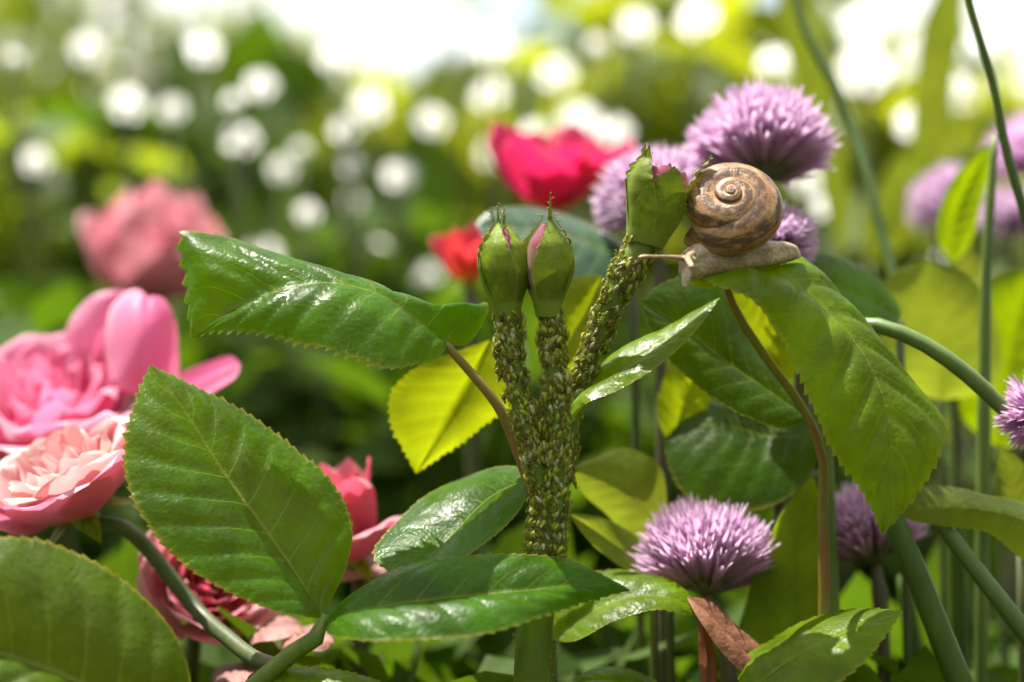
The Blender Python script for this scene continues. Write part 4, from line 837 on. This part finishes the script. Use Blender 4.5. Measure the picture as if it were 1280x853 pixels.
for k in ('aph_green', 'aph_pale', 'aph_brown'):
    for s in range(3): AM[k, s] = mesh('aphid', AG[s][0], AG[s][1], M[k])
def sample_stem(pts, rad):
    w = [tuple(P(p))+(r*px,) for p, r in zip(pts, rad)]; return crom(w, 200)
cand = []
def scatter(nm, y0, y1, n, where, mix, r):
    c = sample_stem(*STEMS[nm]); ys = c[:, 2]
    lo, hi = P((0, y1, 0)).z, P((0, y0, 0)).z
    ok = [i for i in range(2, 198) if lo <= ys[i] <= hi]
    grid = {}
    tries = 0; got = 0
    while got < n and tries < n*30:
        tries += 1
        i = r.choice(ok); p = c[i, :3]; tg = c[i+1, :3]-c[i-1, :3]; tg /= np.linalg.norm(tg)
        a = np.cross(tg, [0, 1.0, 0]); a /= np.linalg.norm(a); b = np.cross(tg, a)      # a ~ right, b ~ towards or away
        if b[1] > 0: b = -b
        th = r.uniform(-0.35, math.pi+0.35); nrm = math.cos(th)*a+math.sin(th)*b        # sin>0 faces the camera
        L = r.choice([r.uniform(10, 15), r.uniform(8, 12), r.uniform(6, 9), r.uniform(4, 7), r.uniform(3, 6)])*px
        q = p+nrm*(c[i, 3]*1.0)
        if noise.noise(Vector(q)*260) < 0.0 and r.random() < 0.9: continue
        key = tuple(np.floor((q+np.array([i*.013*px, 0, 0]))/np.array([2.0, 2.0, 3.2])/px).astype(int))
        if key in grid: continue
        grid[key] = 1; got += 1
        d = tg*r.choice((-1, -1, -1, 1))+np.cross(nrm, tg)*r.gauss(0, .55); d -= nrm*(d@nrm); d /= np.linalg.norm(d); n0 = nrm
        if r.random() < .35: d = d+nrm*r.uniform(-.5, .9); d /= np.linalg.norm(d); nrm = nrm-d*(nrm@d); nrm /= np.linalg.norm(nrm)
        lift = r.choice((0, 0, 0.05, 0.18, 0.34))*L
        cand.append((math.sin(th)*L, q+n0*lift-n0*0.06*L, d, nrm, L, where, r.choice(mix)))
ra = random.Random(5)
scatter('p1', 386, 640, 900, 'the left bud stalk', ['aph_green', 'aph_pale', 'aph_green', 'aph_pale', 'aph_green', 'aph_brown'], ra)
scatter('p2', 386, 640, 900, 'the middle bud stalk', ['aph_green', 'aph_brown', 'aph_green', 'aph_pale', 'aph_pale', 'aph_green'], ra)
scatter('p3', 292, 620, 850, 'the right branch', ['aph_brown', 'aph_brown', 'aph_brown', 'aph_pale', 'aph_green'], ra)
scatter('main', 590, 715, 420, 'the main stem', ['aph_green', 'aph_green', 'aph_brown', 'aph_pale'], ra)
cand.sort(key=lambda c: -c[0])
cn = {'aph_green': 'green', 'aph_pale': 'pale', 'aph_brown': 'brown'}
mass = []
for i, (sc_, q, d, nrm, L, where, mk) in enumerate(cand):
    s = np.cross(nrm, d); Mx = Matrix((d, s, nrm)).transposed().to_4x4(); 
    zz = 426.5-(q[2]-CZ)/px; zone = 'near the bud' if zz < 430 else 'halfway down' if zz < 530 else 'near the fork' if zz < 625 else 'just above the front leaf'
    if i < 300:
        o = bpy.data.objects.new('aphid', AM[mk, i % 3]); COL.objects.link(o)
        Mx = Matrix.Translation(Vector(q)) @ Mx @ Matrix.Scale(L, 4); o.matrix_world = Mx
        o['label'] = 'tiny %s aphid in the crowd on %s, %s' % (cn[mk], where, zone); o['category'] = 'aphid'; o['group'] = '%s aphids on %s, %s' % (cn[mk], where, zone)
    else:
        R3 = np.stack([d, s, nrm], 1); v = AG[i % 3][0]*L @ R3.T+q
        mass.append((v, AG[i % 3][1], None))
v, f, _ = merge(mass)
o = bpy.data.objects.new('aphid_crowd', mesh('aphid_crowd', v, f, M['aph_mass'])); COL.objects.link(o)
o['kind'] = 'stuff'; o['label'] = 'smaller aphids filling the gaps on the rose stems'; o['category'] = 'aphids'
